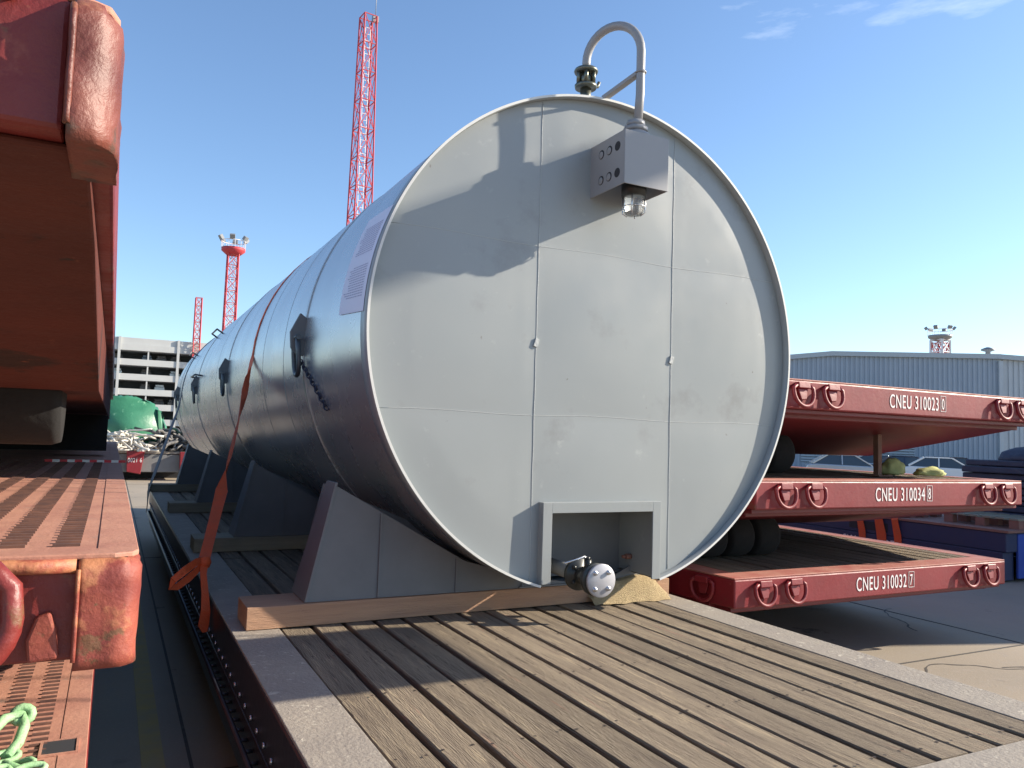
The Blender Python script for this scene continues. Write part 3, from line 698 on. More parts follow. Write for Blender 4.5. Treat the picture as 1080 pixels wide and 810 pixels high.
# side plate with two rows of three holes, built as a grid of strips
hy = [3.735, 3.82, 3.905]; hz = [3.405, 3.565]; hr = .028
box(bm, bx0, bx0+t_, by0+t_, by1+.09, bz0, bz1)
lb = tobj('lamp_box', bm, 'boxgrey', bevel=.002)
for i, y in enumerate(hy):
    for j, z in enumerate(hz): bm = B(); cyl(bm, (bx0-.0015, y, z), (bx0+.003, y, z), hr, seg=20); tobj('round_hole', bm, 'hole', lb)
for i, y in enumerate(hy[1:]):
    for j, z in enumerate(hz): bm = B(); lathe(bm, [(.001, -.003), (hr*.72, -.003), (hr*.8, -.0015)], (bx0, y+.004, z-.002), 'x', 16); tobj('hole_plug', bm, 'boxgrey', lb)
bm = B(); lathe(bm, [(.001, .045), (.055, .045), (.085, .02), (.105, 0), (.10, -.01), (.001, -.01)], (2.715, 3.80, 3.665), 'z', 28); 
lathe(bm, [(.001, 0), (.075, 0), (.075, .025), (.001, .025)], (2.715, 3.80, 3.705), 'z', 8); lathe(bm, [(.001, 0), (.06, 0), (.055, .03), (.001, .03)], (2.715, 3.80, 3.74), 'z', 8)
tobj('lamp_cap', bm, 'boxgrey', lb)
bm = B(); lathe(bm, [(.001, 0), (.075, 0), (.078, .09), (.001, .09)], (2.715, 3.80, 3.305), 'z', 24); tobj('lamp_socket', bm, 'castblack', lb)
bm = B(); lathe(bm, [(.004, 0), (.045, .003), (.058, .02), (.060, .115), (.055, .12)], (2.715, 3.80, 3.19), 'z', 28); tobj('glass_globe', bm, 'globe', lb)
bm = B()
for k in range(4):
    a = pi/4+k*pi/2; x, y = 2.715+.068*cos(a), 3.80+.068*sin(a); tube(bm, [(x, y, 3.32), (x, y, 3.205), (2.715+.04*cos(a), 3.80+.04*sin(a), 3.185)], .004, 6)
tube(bm, [(2.715+.069*cos(2*pi*k/20), 3.80+.069*sin(2*pi*k/20), 3.24) for k in range(20)], .0035, 6, closed=True)
tobj('globe_guard', bm, 'chrome', lb)
px, py = 2.745, 3.80
bm = B(); pts = [(px-.015, py, 3.74), (px, py, 3.95), (px, py, 4.22)]
# bend leans back over the shell to the fitting at the left
ex, ey, ez = 2.565, 4.14, 4.30
for k in range(1, 17):
    a = pi*k/16; f = (1-cos(a))/2
    pts.append((px+(ex-px)*f, py+(ey-py)*f, 4.22+.20*sin(a)+(ez-4.22)*f*.3))
pts.append((ex, ey, 4.20))
tube(bm, pts, .027, 14); vp = tobj('vent_pipe', bm, 'boxgrey', lb) if False else tobj('vent_pipe', bm, 'boxgrey')
bm = B(); lathe(bm, [(.001, 0), (.072, 0), (.078, .012), (.072, .024), (.03, .03)], (ex, ey, 4.175), 'z', 24)
lathe(bm, [(.001, 0), (.04, 0), (.045, .05), (.03, .09), (.001, .09)], (ex, ey, 4.09), 'z', 16)
for k in range(6):
    a = k*pi/3; lathe(bm, [(.001, 0), (.014, 0), (.014, .09), (.001, .09)], (ex+.055*cos(a), ey+.055*sin(a), 4.10), 'z', 6)
lathe(bm, [(.001, 0), (.068, 0), (.072, .02), (.001, .03)], (ex, ey, 4.075), 'z', 24)
tube(bm, [(ex, ey, 4.09), (ex+.09, ey, 4.11), (ex+.10, ey, 4.14)], .012, 8)
cyl(bm, (ex, ey, 3.94), (ex, ey, 4.08), .035, seg=16)
tobj('vent_fitting', bm, 'brass', vp)
bm = B(); bar(bm, (2.61, 4.00, 3.965), (px-.005, py+.02, 4.085), .05, .02); cyl(bm, (px, py-.035, 4.085), (px, py+.035, 4.085), .009, seg=8); tube(bm, [(px+.031*cos(2*pi*k/16), py+.031*sin(2*pi*k/16), 4.085) for k in range(16)], .006, 6, closed=True)
tobj('pipe_bracket', bm, 'boxgrey', vp)
# paper sheet on the shell, with rows of fine print
bm = B(); n_ = 30
def sheet_pt(u, v, r): return sp(4.05+.52*u, 1.8+23.5*v+1.5*u, r)
vs = [[bm.verts.new(sheet_pt(a, k/n_, R0+.0055)) for a in (0, .33, .66, 1)] for k in range(n_+1)]
for k in range(n_):
    for i in range(3): bm.faces.new((vs[k][i], vs[k][i+1], vs[k+1][i+1], vs[k+1][i]))
sh = tobj('paper_sheet', bm, 'paper', smooth=True)
rnd = random.Random(3)
for blk in ((.14, .44), (.56, .86)):
    bm = B(); v_ = blk[0]
    while v_ < blk[1]:
        u = .12
        while u < .80+rnd.uniform(-.1, .05):
            du = rnd.uniform(.03, .09)
            q = [bm.verts.new(sheet_pt(a, b_, R0+.0066)) for a, b_ in ((u, v_), (u+du, v_), (u+du, v_+.008), (u, v_+.008))]; bm.faces.new(q); u += du+.015
        v_ += .024
    tobj('sheet_print', bm, 'ink', sh)

# ------------------------------------------------------------------ timbers under the saddles
def beam(label, x0, x1, y0, y1, z0, z1, ms, skew=0, name='timber_beam', group='timber beams laid across the trailer deck'):
    bm = B(); box(bm, 0, x1-x0, 0, y1-y0, 0, z1-z0); bmesh.ops.subdivide_edges(bm, edges=[e for e in bm.edges if abs(e.verts[0].co.x-e.verts[1].co.x) > .1], cuts=24)
    for v in bm.verts:
        v.co.y += skew*v.co.x/(x1-x0)+random.uniform(-.0015, .0015); v.co.z += random.uniform(-.001, .001) if v.co.z > .01 else 0
    o = obj(name, bm, ms, None, .003); o.location = (x0, y0, z0); return tag(o, label, 'timber beam', group)
beam('brown sawn timber beam under the tank\'s nearest saddle, closest to the camera', .67, 3.42, 4.25, 4.56, .803, .918, 'timber', .04)
beam('grey timber beam behind the orange strap, under the second saddle from the front', .655, 4.6, 7.0, 7.35, .803, .918, 'timberg')
beam('far grey timber beam under the third saddle from the front', .66, 4.6, 10.28, 10.62, .803, .918, 'timberg')
beam('farthest timber beam, near the trailer nose by the black strap', .56, 4.6, 13.58, 13.92, .803, .918, 'timberg')
bm = B(); n_ = 26; gr = []
for j in range(n_+1):
    row = []
    for i in range(n_+1):
        u, v_ = i/n_, j/n_; r2 = ((u-.5)*2)**2+((v_-.5)*2)**2
        yy_ = 4.175+v_*.26+.012*sin(u*14)+.008*sin(u*31); edge_ = min(1, 5*u)*min(1, 6*(1-u))
        base_ = .802+.116*min(1, max(0, (yy_-4.19)/.05))*(.3+.7*edge_)
        hgt = max(0, 1-r2)**.7*.03*(.35+1.1*math.exp(-((u-.62)/.22)**2))+random.uniform(0, .003)
        row.append(bm.verts.new((2.76+u*.60, yy_, base_+hgt)))
    gr.append(row)
for j in range(n_):
    for i in range(n_):
        u, v_ = (i+.5)/n_, (j+.5)/n_
        bm.faces.new((gr[j][i], gr[j][i+1], gr[j+1][i+1], gr[j+1][i]))
bmesh.ops.delete(bm, geom=[v for v in bm.verts if not v.link_faces], context='VERTS')
tag(obj('sawdust_pile', bm, 'sawdust', smooth=True), 'pale yellow heap of sawdust beside the valve under the tank end', 'sawdust', None, 'stuff')

# ------------------------------------------------------------------ straps and chain
bm = B(); pts = []; wd = []; ww = []
for th in range(178, 2, -6): pts.append(sp(7.8, th, R0+.006)); wd.append(Vector((0, 1, 0))); ww.append(.075)
p0 = sp(7.8, 3, R0+.006); p1 = Vector((.565, 5.36, .99))
for k in range(0, 15):
    f = k/14; p = p0.lerp(p1, f); p.z -= .05*sin(pi*f); pts.append(p)
    a = -.2+1.3*f+ (1.2*sin(f*9) if f > .1 else 0)*.5
    wd.append(Vector((sin(a)*.6, cos(a), .35*sin(a*2)))); ww.append(.098-.03*abs(sin(f*5)))
ribbon(bm, pts, wd, ww, .005)
st = obj('ratchet_strap', bm, 'orange'); tag(st, 'orange webbing strap over the tank, tied in a floppy knot at the deck edge', 'strap')
bm = B(); ribbon(bm, [(.57, 5.36, 1.0), (.51, 5.25, 1.005), (.44, 5.15, .975), (.375, 5.10, .93), (.355, 5.12, .885), (.40, 5.16, .875), (.47, 5.22, .915), (.55, 5.32, .97)], [(0, .3, 1)]*8, [.035, .045, .05, .04, .035, .04, .045, .035], .005)
ribbon(bm, [(.57, 5.36, 1.0), (.555, 5.25, .93), (.56, 5.14, .83), (.562, 5.08, .74), (.552, 5.06, .66), (.56, 5.05, .62)], [(1, .5, .0)]*6, [.05, .04, .045, .06, .07, .03], .005)
lathe(bm, [(.001, -.04), (.035, -.03), (.045, 0), (.035, .035), (.001, .045)], (.565, 5.34, .985), 'z', 8)
obj('strap_knot', bm, 'orange', st)
bm = B(); pts = [sp(16.4, th, R0+.006) for th in range(175, -2, -6)]+[sp(16.4, -3, R0+.006).lerp(Vector((.555, 13.4, .86)), k/8) for k in range(1, 9)]+[(.54, 13.2, .70), (.53, 13.1, .55)]
ribbon(bm, pts, (0, 1, .2), .11, .006); tag(obj('ratchet_strap', bm, 'navyweb'), 'dark strap holding down the far end of the tank', 'strap')
bm = B(); a = sp(5.50, -4, R0+.03); b_ = sp(5.0, -17.5, R0+.012)
n_ = 13
for k in range(n_):
    p = a.lerp(b_, (k+.5)/n_); d = (b_-a).normalized(); nrm = Vector((p.x-CX, 0, p.z-CZ)).normalized(); s_ = d.cross(nrm); 
    wv = s_ if k % 2 else nrm
    ln = (b_-a).length/n_*.72
    tube(bm, [p+d*ln*cos(2*pi*q/12)+wv*.014*sin(2*pi*q/12) for q in range(12)], .0048, 6, closed=True)
tag(obj('chain', bm, 'navyweb'), 'short dark chain hanging on the tank side below the nearest shackle', 'chain')

# green lashing gear on the lowest left trailer
bm = B()
tube(bm, [(-.36, 2.83, .815), (-.30, 2.90, .86), (-.25, 2.98, .90), (-.205, 3.02, .895), (-.195, 2.98, .87), (-.205, 2.92, .84), (-.23, 2.86, .82)], .016, 10)
tube(bm, [(-.205+.022*cos(a)*1.2, 3.015+.01*sin(a), .895+.02*sin(a)) for a in [2*pi*k/12 for k in range(12)]], .014, 8, closed=True)
for k, (x, y, z, an) in enumerate(((-.235, 2.86, .822, .5), (-.19, 2.79, .822, -.4), (-.24, 2.74, .822, .9), (-.30, 2.80, .822, -.9), (-.16, 2.735, .82, .3), (-.33, 2.86, .822, .2))):
    tube(bm, [(x+.042*cos(a)*cos(an)-.018*sin(a)*sin(an), y+.042*cos(a)*sin(an)+.018*sin(a)*cos(an), z+.008*sin(a*(1+k % 2))) for a in [2*pi*q/14 for q in range(14)]], .0095, 8, closed=True)
tag(obj('lashing_chain', bm, 'green'), 'pale green lashing hook and chain lying on the lowest left trailer', 'lashing chain')

# red and white tape
tp = thing('barrier_tape', 'thin red and white barrier tape strung across the shaded left trailer deck', 'tape', (-.4, 6.2, 1.58))
for c_ in (0, 1):
    bm = B()
    for k in range(11):
        if k % 2 == c_: box(bm, k*.045, k*.045+.045, -.001, .001, -.008, .010)
    obj('red_stripes' if c_ == 0 else 'white_stripes', bm, 'tapered' if c_ == 0 else 'tapewhite', tp)

# ------------------------------------------------------------------ far left: loaded trailer, tarp, cable heap
FT = thing('roll_trailer', 'distant grey roll trailer with red ends marked 0021 6, loaded with cargo', 'roll trailer', (2.0, 29.0, 0))
bm = B(); box(bm, -3.4, .65, .2, 11, .45, .90); obj('chassis_frame', bm, 'belly', FT, .02)
bm = B(); box(bm, -3.4, .65, .0, 11, .90, .98); obj('plank_deck', bm, 'border', FT, .01)
bm = B(); box(bm, -2.6, .6, .02, .2, .28, .88); obj('front_beam', bm, 'saddle', FT, .02)
for x in (-1.52, .10):
    bm = B(); prism(bm, [(x, .30), (x+.42, .22), (x+.52, .98), (x-.02, .98)], 'y', -.25, .0); obj('end_block', bm, 'red', FT, .02)
text('0021 6', .2, .7, 'white', FT, (-1.50, -.253, .62), (radians(90), 0, 0), 'fleet_number')
for x in (-2.8, -1.6, .3):
    for y in (8, 8.8):
        bm = B(); lathe(bm, [(.12, -.13), (.26, -.13), (.27, -.1), (.27, .1), (.26, .13), (.12, .13)], (0, 0, 0), 'x', 18); o = obj('wheel', bm, 'rubber', FT); o.location = (x, y, .27)
bm = B(); box(bm, -3.2, .5, 1.5, 1.8, 0.004, .45); obj('dark_nose_block', bm, 'black', FT)
# green tarp over tall cargo
bm = B(); nu, nv = 26, 16; rows = []
for j in range(nv+1):
    v_ = j/nv; row = []
    for i in range(nu+1):
        u = i/nu; a = pi*u
        x = .95-1.35*cos(a); z = .98+1.85*(max(0, sin(a))**.55)
        if u > .93: z = .98
        taper = 1-.45*v_
        jx = .06*sin(i*2.1+j*1.3); row.append(bm.verts.new((x*1.0+jx-.62, 29.9+3.2*v_+.10*sin(i*1.7)+ .05*sin(j*3), z+.05*sin(i*3.1+j))))
    rows.append(row)
for j in range(nv):
    for i in range(nu): bm.faces.new((rows[j][i], rows[j][i+1], rows[j+1][i+1], rows[j+1][i]))
bm.faces.new(rows[0]); bm.faces.new(list(reversed(rows[-1])))
tag(obj('tarp_cargo', bm, 'tarp', smooth=True), 'tall rounded cargo wrapped in shiny green tarpaulin on the distant trailer', 'cargo')
rnd = random.Random(5)
def heap(label, cat, name, c, r, n, ms, rt, zf=1.):
    bm = B()
    for k in range(n):
        a = rnd.uniform(0, 2*pi); q = rnd.uniform(.2, 1)**.5; p = Vector(c)+Vector((r[0]*q*cos(a), r[1]*q*sin(a), 0)); h_ = r[2]*sqrt(max(0, 1-q*q))
        pts = []
        d = Vector((rnd.uniform(-1, 1), rnd.uniform(-1, 1), rnd.uniform(-.3, .3)))
        p.z += h_*rnd.uniform(.3, 1)+rt
        for i in range(6):
            pts.append(p.copy()); p = p+d*.14; d += Vector((rnd.uniform(-.8, .8), rnd.uniform(-.8, .8), rnd.uniform(-.9, .5)*.7))
            p.z = max(p.z, c[2]+rt)
        tube(bm, pts, rt*rnd.uniform(.7, 1.3), 5)
    return tag(obj(name, bm, ms), label, cat)
heap('tangled heap of white cables on the distant trailer beside the green tarp', 'cable heap', 'cable_heap', (.15, 29.3, .98), (.75, .25, .62), 150, 'netwhite', .035)
heap('pile of dark scrap on the distant trailer between green tarp and tank', 'scrap pile', 'scrap_pile', (2.05, 29.9, .98), (.5, .5, .8), 110, 'scrap', .05)
heap('tangle of pale thin cables left of the white heap, half hidden by the trailer stack', 'cable heap', 'cable_heap', (-1.1, 29.4, .98), (.6, .4, .6), 60, 'scrap', .03)

# ------------------------------------------------------------------ lattice towers
def lattice(bm, w0, w1, h, nlev, r, twist=False):
    def wd(z): return w0+(w1-w0)*z/h
    for k in range(nlev):
        z0, z1 = h*k/nlev, h*(k+1)/nlev; a, b_ = wd(z0)/2, wd(z1)/2
        cs = ((-1, -1), (1, -1), (1, 1), (-1, 1))
        for i in range(4):
            p, q = cs[i], cs[(i+1) % 4]
            bar(bm, (p[0]*a, p[1]*a, z0), (p[0]*b_, p[1]*b_, z1), r*1.5)
            bar(bm, (p[0]*b_, p[1]*b_, z1), (q[0]*b_, q[1]*b_, z1), r)
            bar(bm, (p[0]*a, p[1]*a, z0), (q[0]*b_, q[1]*b_, z1), r*.8)
            bar(bm, (q[0]*a, q[1]*a, z0), (p[0]*b_, p[1]*b_, z1), r*.8)
def ladder(bm, x, h, r):
    for s in (-.22, .22): bar(bm, (x+s, .35, 0), (x+s, .35, h), r)
    z = .5
    while z < h: bar(bm, (x-.22, .35, z), (x+.22, .35, z), r*.8); z += .55
def flood_head(T, z, w_, n=6, pm='towerred'):
    bm = B(); lathe(bm, [(w_*.30, -.5), (w_*.52, 0), (w_*.52, .35), (w_*.45, .35), (w_*.45, .05), (w_*.2, -.4)], (0, 0, z), 'z', 16); obj('platform', bm, pm, T)
    bm = B(); 
    for k in range(12):
        a = 2*pi*k/12; bar(bm, (w_*.52*cos(a), w_*.52*sin(a), z+.3), (w_*.52*cos(a), w_*.52*sin(a), z+1.2), .06)
    tube(bm, [(w_*.52*cos(2*pi*k/16), w_*.52*sin(2*pi*k/16), z+1.2) for k in range(16)], .05, 5, closed=True)
    obj('railing', bm, 'towerwhite', T)
    for k in range(n):
        a = 2*pi*k/n+.3; bm = B(); R = Matrix.Rotation(a, 3, 'Z') @ Matrix.Rotation(radians(35), 3, 'Y'); obox(bm, (0, 0, 0), (.35, .6, .5), R); o = obj('floodlight', bm, 'lampgrey', T); o.location = (w_*.6*cos(a), w_*.6*sin(a), z+1.5)
T1 = thing('lattice_tower', 'tallest red lattice tower rising behind the tank, plain top with thin antenna', 'tower', (16.45, 60, 0), .12)
bm = B(); lattice(bm, 1.9, 1.05, 35.3, 15, .062); obj('lattice_frame', bm, 'towerred', T1)
bm = B(); ladder(bm, .15, 34.8, .045); obj('ladder', bm, 'towerwhite', T1)
bm = B(); tube(bm, [(.6, 0, 34.9), (.62, 0, 39.5)], .03, 6); obox(bm, (.6, 0, 35.3), (.5, .3, .5)); obj('antenna', bm, 'lampgrey', T1)
T2 = thing('floodlight_tower', 'red lattice floodlight tower with round lamp platform, left of the tallest tower', 'tower', (11.9, 100, 0))
bm = B(); lattice(bm, 1.5, 1.2, 23.2, 15, .08); obj('lattice_frame', bm, 'towerred', T2)
bm = B(); ladder(bm, .1, 23, .07); obj('ladder', bm, 'towerwhite', T2)
flood_head(T2, 23.5, 2.7, 6)
T3 = thing('lattice_tower', 'small distant red lattice mast leftmost of the towers, above the car park', 'tower', (13.3, 160, 0))
bm = B(); lattice(bm, 1.3, 1.1, 26.6, 17, .10); obj('lattice_frame', bm, 'towerred', T3)
bm = B(); ladder(bm, .0, 26, .08); obj('ladder', bm, 'towerwhite', T3)
T4 = thing('floodlight_tower', 'small white and red floodlight tower behind the warehouse roof', 'tower', (117.5, 80, 0))
bm = B(); lattice(bm, 2.3, 2.0, 19.5, 10, .16); obj('lattice_frame', bm, 'towerwhite', T4)
bm = B(); lattice(bm, 2.1, 1.8, 19, 5, .12); obj('inner_frame', bm, 'towerred', T4)
flood_head(T4, 19.9, 3.4, 6, 'lampgrey')

# ------------------------------------------------------------------ multi-storey car park
CP = thing('car_park', 'long grey multi-storey car park with open decks in the far left distance', 'building', (-30, 160, 0))
bm = B(); Wd = 75
for k in range(6): box(bm, 0, Wd, 0, 30, 1.9+k*2.75, 3.05+k*2.75)
obj('parapet', bm, 'cgrey', CP)
bm = B(); box(bm, .1, Wd-.1, .2, 30, 16.8, 18.6-.6) ; box(bm, 0, Wd, 5, 8, 13, 13.2); obj('top_parapet', bm, 'cgrey', CP)
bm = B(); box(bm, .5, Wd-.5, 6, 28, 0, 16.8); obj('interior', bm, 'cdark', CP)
bm = B()
for x in range(0, 76, 5): box(bm, x-.0 if x else 0, x+.45, -.15, .4, 0, 18.1) if x % 10 == 0 else box(bm, x, x+.25, .1, .5, 0, 16.8)
obj('column', bm, 'cgrey', CP)
rnd = random.Random(9)
for k in range(1, 6):
    x = 24
    while x < 40:
        if rnd.random() < .75:
            z = k*2.75+.3; bm = B(); obox(bm, (x+1, 3.4, z+.35), (1.8, 1, .7)); obox(bm, (x+1, 3.6, z+.9), (1.5, .9, .5)); obj('stored_car', bm, rnd.choice(['scrap', 'carsilver', 'cardark']), CP, .1)
        x += 2.5

# ------------------------------------------------------------------ warehouse
WA = Vector((49.9, 30.1, 0)); dW = Vector((-.835, .55, 0)); nW = Vector((.55, .835, 0))
WH = thing('warehouse', 'large blue-grey corrugated warehouse behind the right trailer stack', 'building', tuple(WA), math.atan2(dW.y, dW.x))
# local x runs along the facade away from the corner, local -y (after rotation) is away from us
def rib_wall(bm, x0, x1, y, ztop, pitch=.30, d=.05, horiz=None):
    x = x0
    while x < x1-1e-6:
        xe = min(x+pitch, x1); m1 = x+(xe-x)*.55
        for a, b_, yy in ((x, m1, y), (m1, xe, y+d)):
            v = [bm.verts.new(p) for p in ((a, yy, 0), (b_, yy, 0), (b_, yy, ztop(b_)), (a, yy, ztop(a)))]; bm.faces.new(v)
        v = [bm.verts.new(p) for p in ((m1, y, 0), (m1, y+d, 0), (m1, y+d, ztop(m1)), (m1, y, ztop(m1)))]; bm.faces.new(v)
        v = [bm.verts.new(p) for p in ((xe, y+d, 0), (xe, y, 0), (xe, y, ztop(xe)), (xe, y+d, ztop(xe)))]; bm.faces.new(v)
        x = xe
def zt(x): return 7.75 if x < 10.2 else 7.75-(x-10.2)*.105
bm = B(); rib_wall(bm, 0, 34, 0, zt); obj('wall', bm, 'whclad', WH)
bm = B()
prism(bm, [(0, 7.75), (10.2, 7.75), (34, zt(34)), (34, zt(34)+.28), (10.2, 8.05), (-.1, 8.05), (-.1, 7.75)], 'y', -.12, .25)
obj('roof_edge', bm, 'whtrim', WH)
# second wall, turning away from the corner
sgn = -1 if (Matrix.Rotation(math.atan2(dW.y, dW.x), 3, 'Z') @ Vector((0, 1, 0))).dot(nW) < 0 else 1
Ri = Matrix.Rotation(-math.atan2(dW.y, dW.x), 3, 'Z')
d2 = Ri @ Vector((.88, -.47, 0)).normalized(); n2 = Vector((-d2.y, d2.x, 0))
if (Ri @ Vector((-1, -1, 0))).dot(n2) < 0: n2 = -n2
def wallpt(v): return d2*v.x + n2*v.y*-1 + Vector((0, 0, v.z))
bm = B(); rib_wall(bm, 0, 30, 0, lambda x: 7.75-x*.05, .34)
for v in bm.verts: v.co = wallpt(v.co)
obj('wall', bm, 'whclad2', WH)
bm = B(); prism(bm, [(-.1, 7.75), (30, 6.25), (30, 6.55), (-.1, 8.05)], 'y', -.25, .12)
for v in bm.verts: v.co = wallpt(v.co)
obj('roof_edge', bm, 'whtrim', WH)
bm = B()
v = [bm.verts.new(p) for p in ((0, 0, 8.03), (10.2, 0, 8.03), (34, 0, zt(34)+.2), (34, sgn*30, zt(34)+.2), tuple(d2*30+Vector((0, 0, 6.5))))]; bm.faces.new(v); obj('roof', bm, 'whtrim', WH)
bm = B(); box(bm, -.22, .02, -.22, -.02, 0, 7.6) ; 
for v in bm.verts: v.co.y *= sgn
for v in bm.verts: v.co.y += (0 if sgn > 0 else 0)
obj('downpipe', bm, 'whclad2', WH)
bm = B(); lathe(bm, [(.15, 8.0), (.15, 8.3), (.40, 8.38), (.40, 8.48), (.1, 8.6)], (.2, sgn*.8, 0), 'z', 12); obj('roof_vent', bm, 'lampgrey', WH)
bm = B()
for k in range(14): 
    z = .9+k*.17; obox(bm, (8.6, -.09*sgn, z), (7.0, .05, .10), Matrix.Rotation(.5, 3, 'X'))
obj('louvre_panel', bm, 'louver', WH)

# ------------------------------------------------------------------ cars between stack and warehouse
def car(label, loc, rz, body, L_=4.4, hgt=1.45, name='parked_car'):
    T = thing(name, label, 'car', loc, rz, 'cars parked in front of the warehouse')
    bm = B(); w_ = .88
    prof = [(-L_/2, .35), (-L_/2, .72), (-L_/2+.25, .86), (-.85, .93), (1.75, .98), (L_/2-.05, .9), (L_/2, .45), (L_/2-.1, .3), (-L_/2+.1, .3)]
    prism(bm, prof, 'y', -w_, w_); o = obj('body', bm, body, T, .06)
    bm = B(); lo = [(-.95, .93), (1.75, .97)]; A = [(-.95, .93), (-.15, hgt-.03), (1.1, hgt-.02), (1.85, .98)]
    v0 = [bm.verts.new((p[0], -w_*(.94 if i in (0, 3) else .74), p[1])) for i, p in enumerate(A)]; v1 = [bm.verts.new((p[0], w_*(.94 if i in (0, 3) else .74), p[1])) for i, p in enumerate(A)]
    for i in range(3): bm.faces.new((v0[i], v0[i+1], v1[i+1], v1[i]))
    bm.faces.new(v0); bm.faces.new(list(reversed(v1))); bm.faces.new((v0[0], v1[0], v1[3], v0[3]))
    obj('windows', bm, 'glass', T, .02)
    bm = B(); prism(bm, [(-.18, hgt-.03), (1.12, hgt-.02), (1.05, hgt+.03), (-.05, hgt+.03)], 'y', -w_*.76, w_*.76)
    for s in (-1, 1):
        bar(bm, (-.95, s*w_*.93, .95), (-.15, s*w_*.75, hgt), .06); bar(bm, (1.85, s*w_*.93, 1.0), (1.12, s*w_*.75, hgt), .08); bar(bm, (.45, s*w_*.93, .97), (.45, s*w_*.76, hgt), .06)
    obj('roof', bm, body, T, .01)
    for x in (-L_/2+.8, L_/2-.8):
        for s in (-1, 1):
            bm = B(); lathe(bm, [(.15, -.1), (.31, -.1), (.32, -.07), (.32, .07), (.31, .1), (.15, .1)], (0, 0, 0), 'y', 20); k = obj('wheel', bm, 'rubber', T); k.location = (x, s*.80, .32)
            bm = B(); lathe(bm, [(.001, -.09), (.2, -.09), (.2, .09), (.001, .09)], (0, 0, 0), 'y', 14); obj('rim', bm, 'chrome', k)
    for s in (-1, 1):
        bm = B(); obox(bm, (-L_/2+.06, s*.62, .74), (.1, .32, .14)); obj('headlight', bm, 'towerwhite', T, .02)
    return T
def at(px, dist):   # ground point on a bearing given as photo column
    x, y = px-540, -(480-405); d = Vector((x, y, -823.6)); wv = Vector((d.dot(XB), d.dot(YB), 0)).normalized(); return wv*dist
for (px_, ds, rz, bd, lab) in ((1000, 47, 2.2, 'carwhite', 'white parked car rightmost in the gap above the middle trailer'),
                              (962, 49, 2.3, 'cardark', 'dark blue parked car just left of the white car'),
                              (1012, 53, 2.4, 'cardark', 'dark parked car standing behind the white car'),
                              (896, 44, 2.4, 'carsilver', 'silver-blue parked car seen left of the rusty post under the top trailer'),
                              (932, 53, 2.3, 'carsilver', 'far silver parked car between the post and the dark car')):
    p = at(px_, ds); car(lab, (p.x, p.y, 0), rz, bd)

# ------------------------------------------------------------------ blue trailer with cargo at the right
BT = thing('blue_flat_trailer', 'blue flat trailer parked behind the right stack, loaded with pallets', 'flat trailer', (12.95, 6.75, 0))
bm = B(); box(bm, -1.6, 1.6, .0, 12, .42, .70); obj('chassis_frame', bm, 'blue', BT, .02)
bm = B(); box(bm, -1.603, -1.35, .05, 12, .02, .42); box(bm, 1.35, 1.55, .05, 12, .02, .42); obj('side_skirt', bm, 'blue', BT, .01)
for y in (1.9, 4.4, 7.5): bm = B(); box(bm, -1.603, -1.56, y, y+.75, .48, .62); obj('fork_pocket', bm, 'hole', BT)
bm = B(); box(bm, -1.35, 1.6, -.02, .02, .05, .68); obj('front_panel', bm, 'bluelit', BT, .01)
bm = B(); box(bm, -1.62, 1.62, -.04, 12.04, .70, .735); obj('deck', bm, 'blockred', BT)
for y, wdt in ((1.75, .12), (2.05, .16), (2.42, .12)):
    bm = B(); ribbon(bm, [(-1.3, y, .76), (-1.60, y+.02, .752), (-1.64, y, .70), (-1.62, y-.04, .45), (-1.61, y-.05, .22)], (0, 1, 0), [wdt, wdt, wdt*.9, wdt*1.1, wdt], .01)
    tag(obj('cargo_strap', bm, 'orange'), None, None); o = bpy.data.objects[-1] if False else None
for o in [q for q in C.objects if q.name.startswith('cargo_strap')]: o.parent = BT; o.name = 'lashing_strap'
text('SW', .17, 1.0, 'white', BT, (-1.606, 2.78, .24), (radians(90), 0, radians(-90)), 'lettering')
text('OT', .17, 1.0, 'white', BT, (-1.606, 2.0, .24), (radians(90), 0, radians(-90)), 'lettering')
def pallet(label, x, y, z, rz=0):
    T = thing('pallet', label, 'pallet', (x, y, z), rz, 'wooden pallets on the blue trailer')
    for i in range(3):
        for j in range(3):
            bm = B(); obox(bm, (-.5+i*.5, -.34+j*.34, .06), (.14, .12, .12)); obj('block', bm, 'blockred', T)
    bm = B()
    for i in range(6): obox(bm, (-.5+i*.2, 0, .135), (.13, .82, .025))
    for s in (-1, 1): obox(bm, (0, s*.34, .121), (1.15, .09, .004))
    obj('top_boards', bm, 'timberg', T)
    return T
pallet('wooden pallet on the blue trailer\'s near corner', 12.1, 7.35, .737, pi/2)
pallet('wooden pallet with pale sacks on the blue trailer', 12.0, 9.0, .737, pi/2)
pallet('far pallet on the blue trailer behind the sacks', 12.0, 10.6, .737, pi/2)
def sack(label, c, s, ms, sd):
    bm = B(); bmesh.ops.create_icosphere(bm, subdivisions=3, radius=1); rn = random.Random(sd)
    from mathutils import noise as N
    for v in bm.verts:
        p = v.co; q = N.noise(p*1.7+Vector((sd, 0, 0)))*.35+N.noise(p*4+Vector((0, sd, 0)))*.14
        v.co = Vector((p.x*s[0], p.y*s[1], max(-.45, p.z)*s[2]))*(1+q)
    mn = min(v.co.z for v in bm.verts)
    for v in bm.verts: v.co.z -= mn
    o = obj('sack', bm, ms, smooth=True); o.location = c; return tag(o, label, 'sack')
sack('white crumpled sack on the pallet of the blue trailer', (12.0, 8.8, .886), (.22, .32, .16), 'tapewhite', 3)
sack('small green crumpled sack beside the white one on the pallet', (12.0, 9.5, .886), (.2, .3, .15), 'tarp', 5)
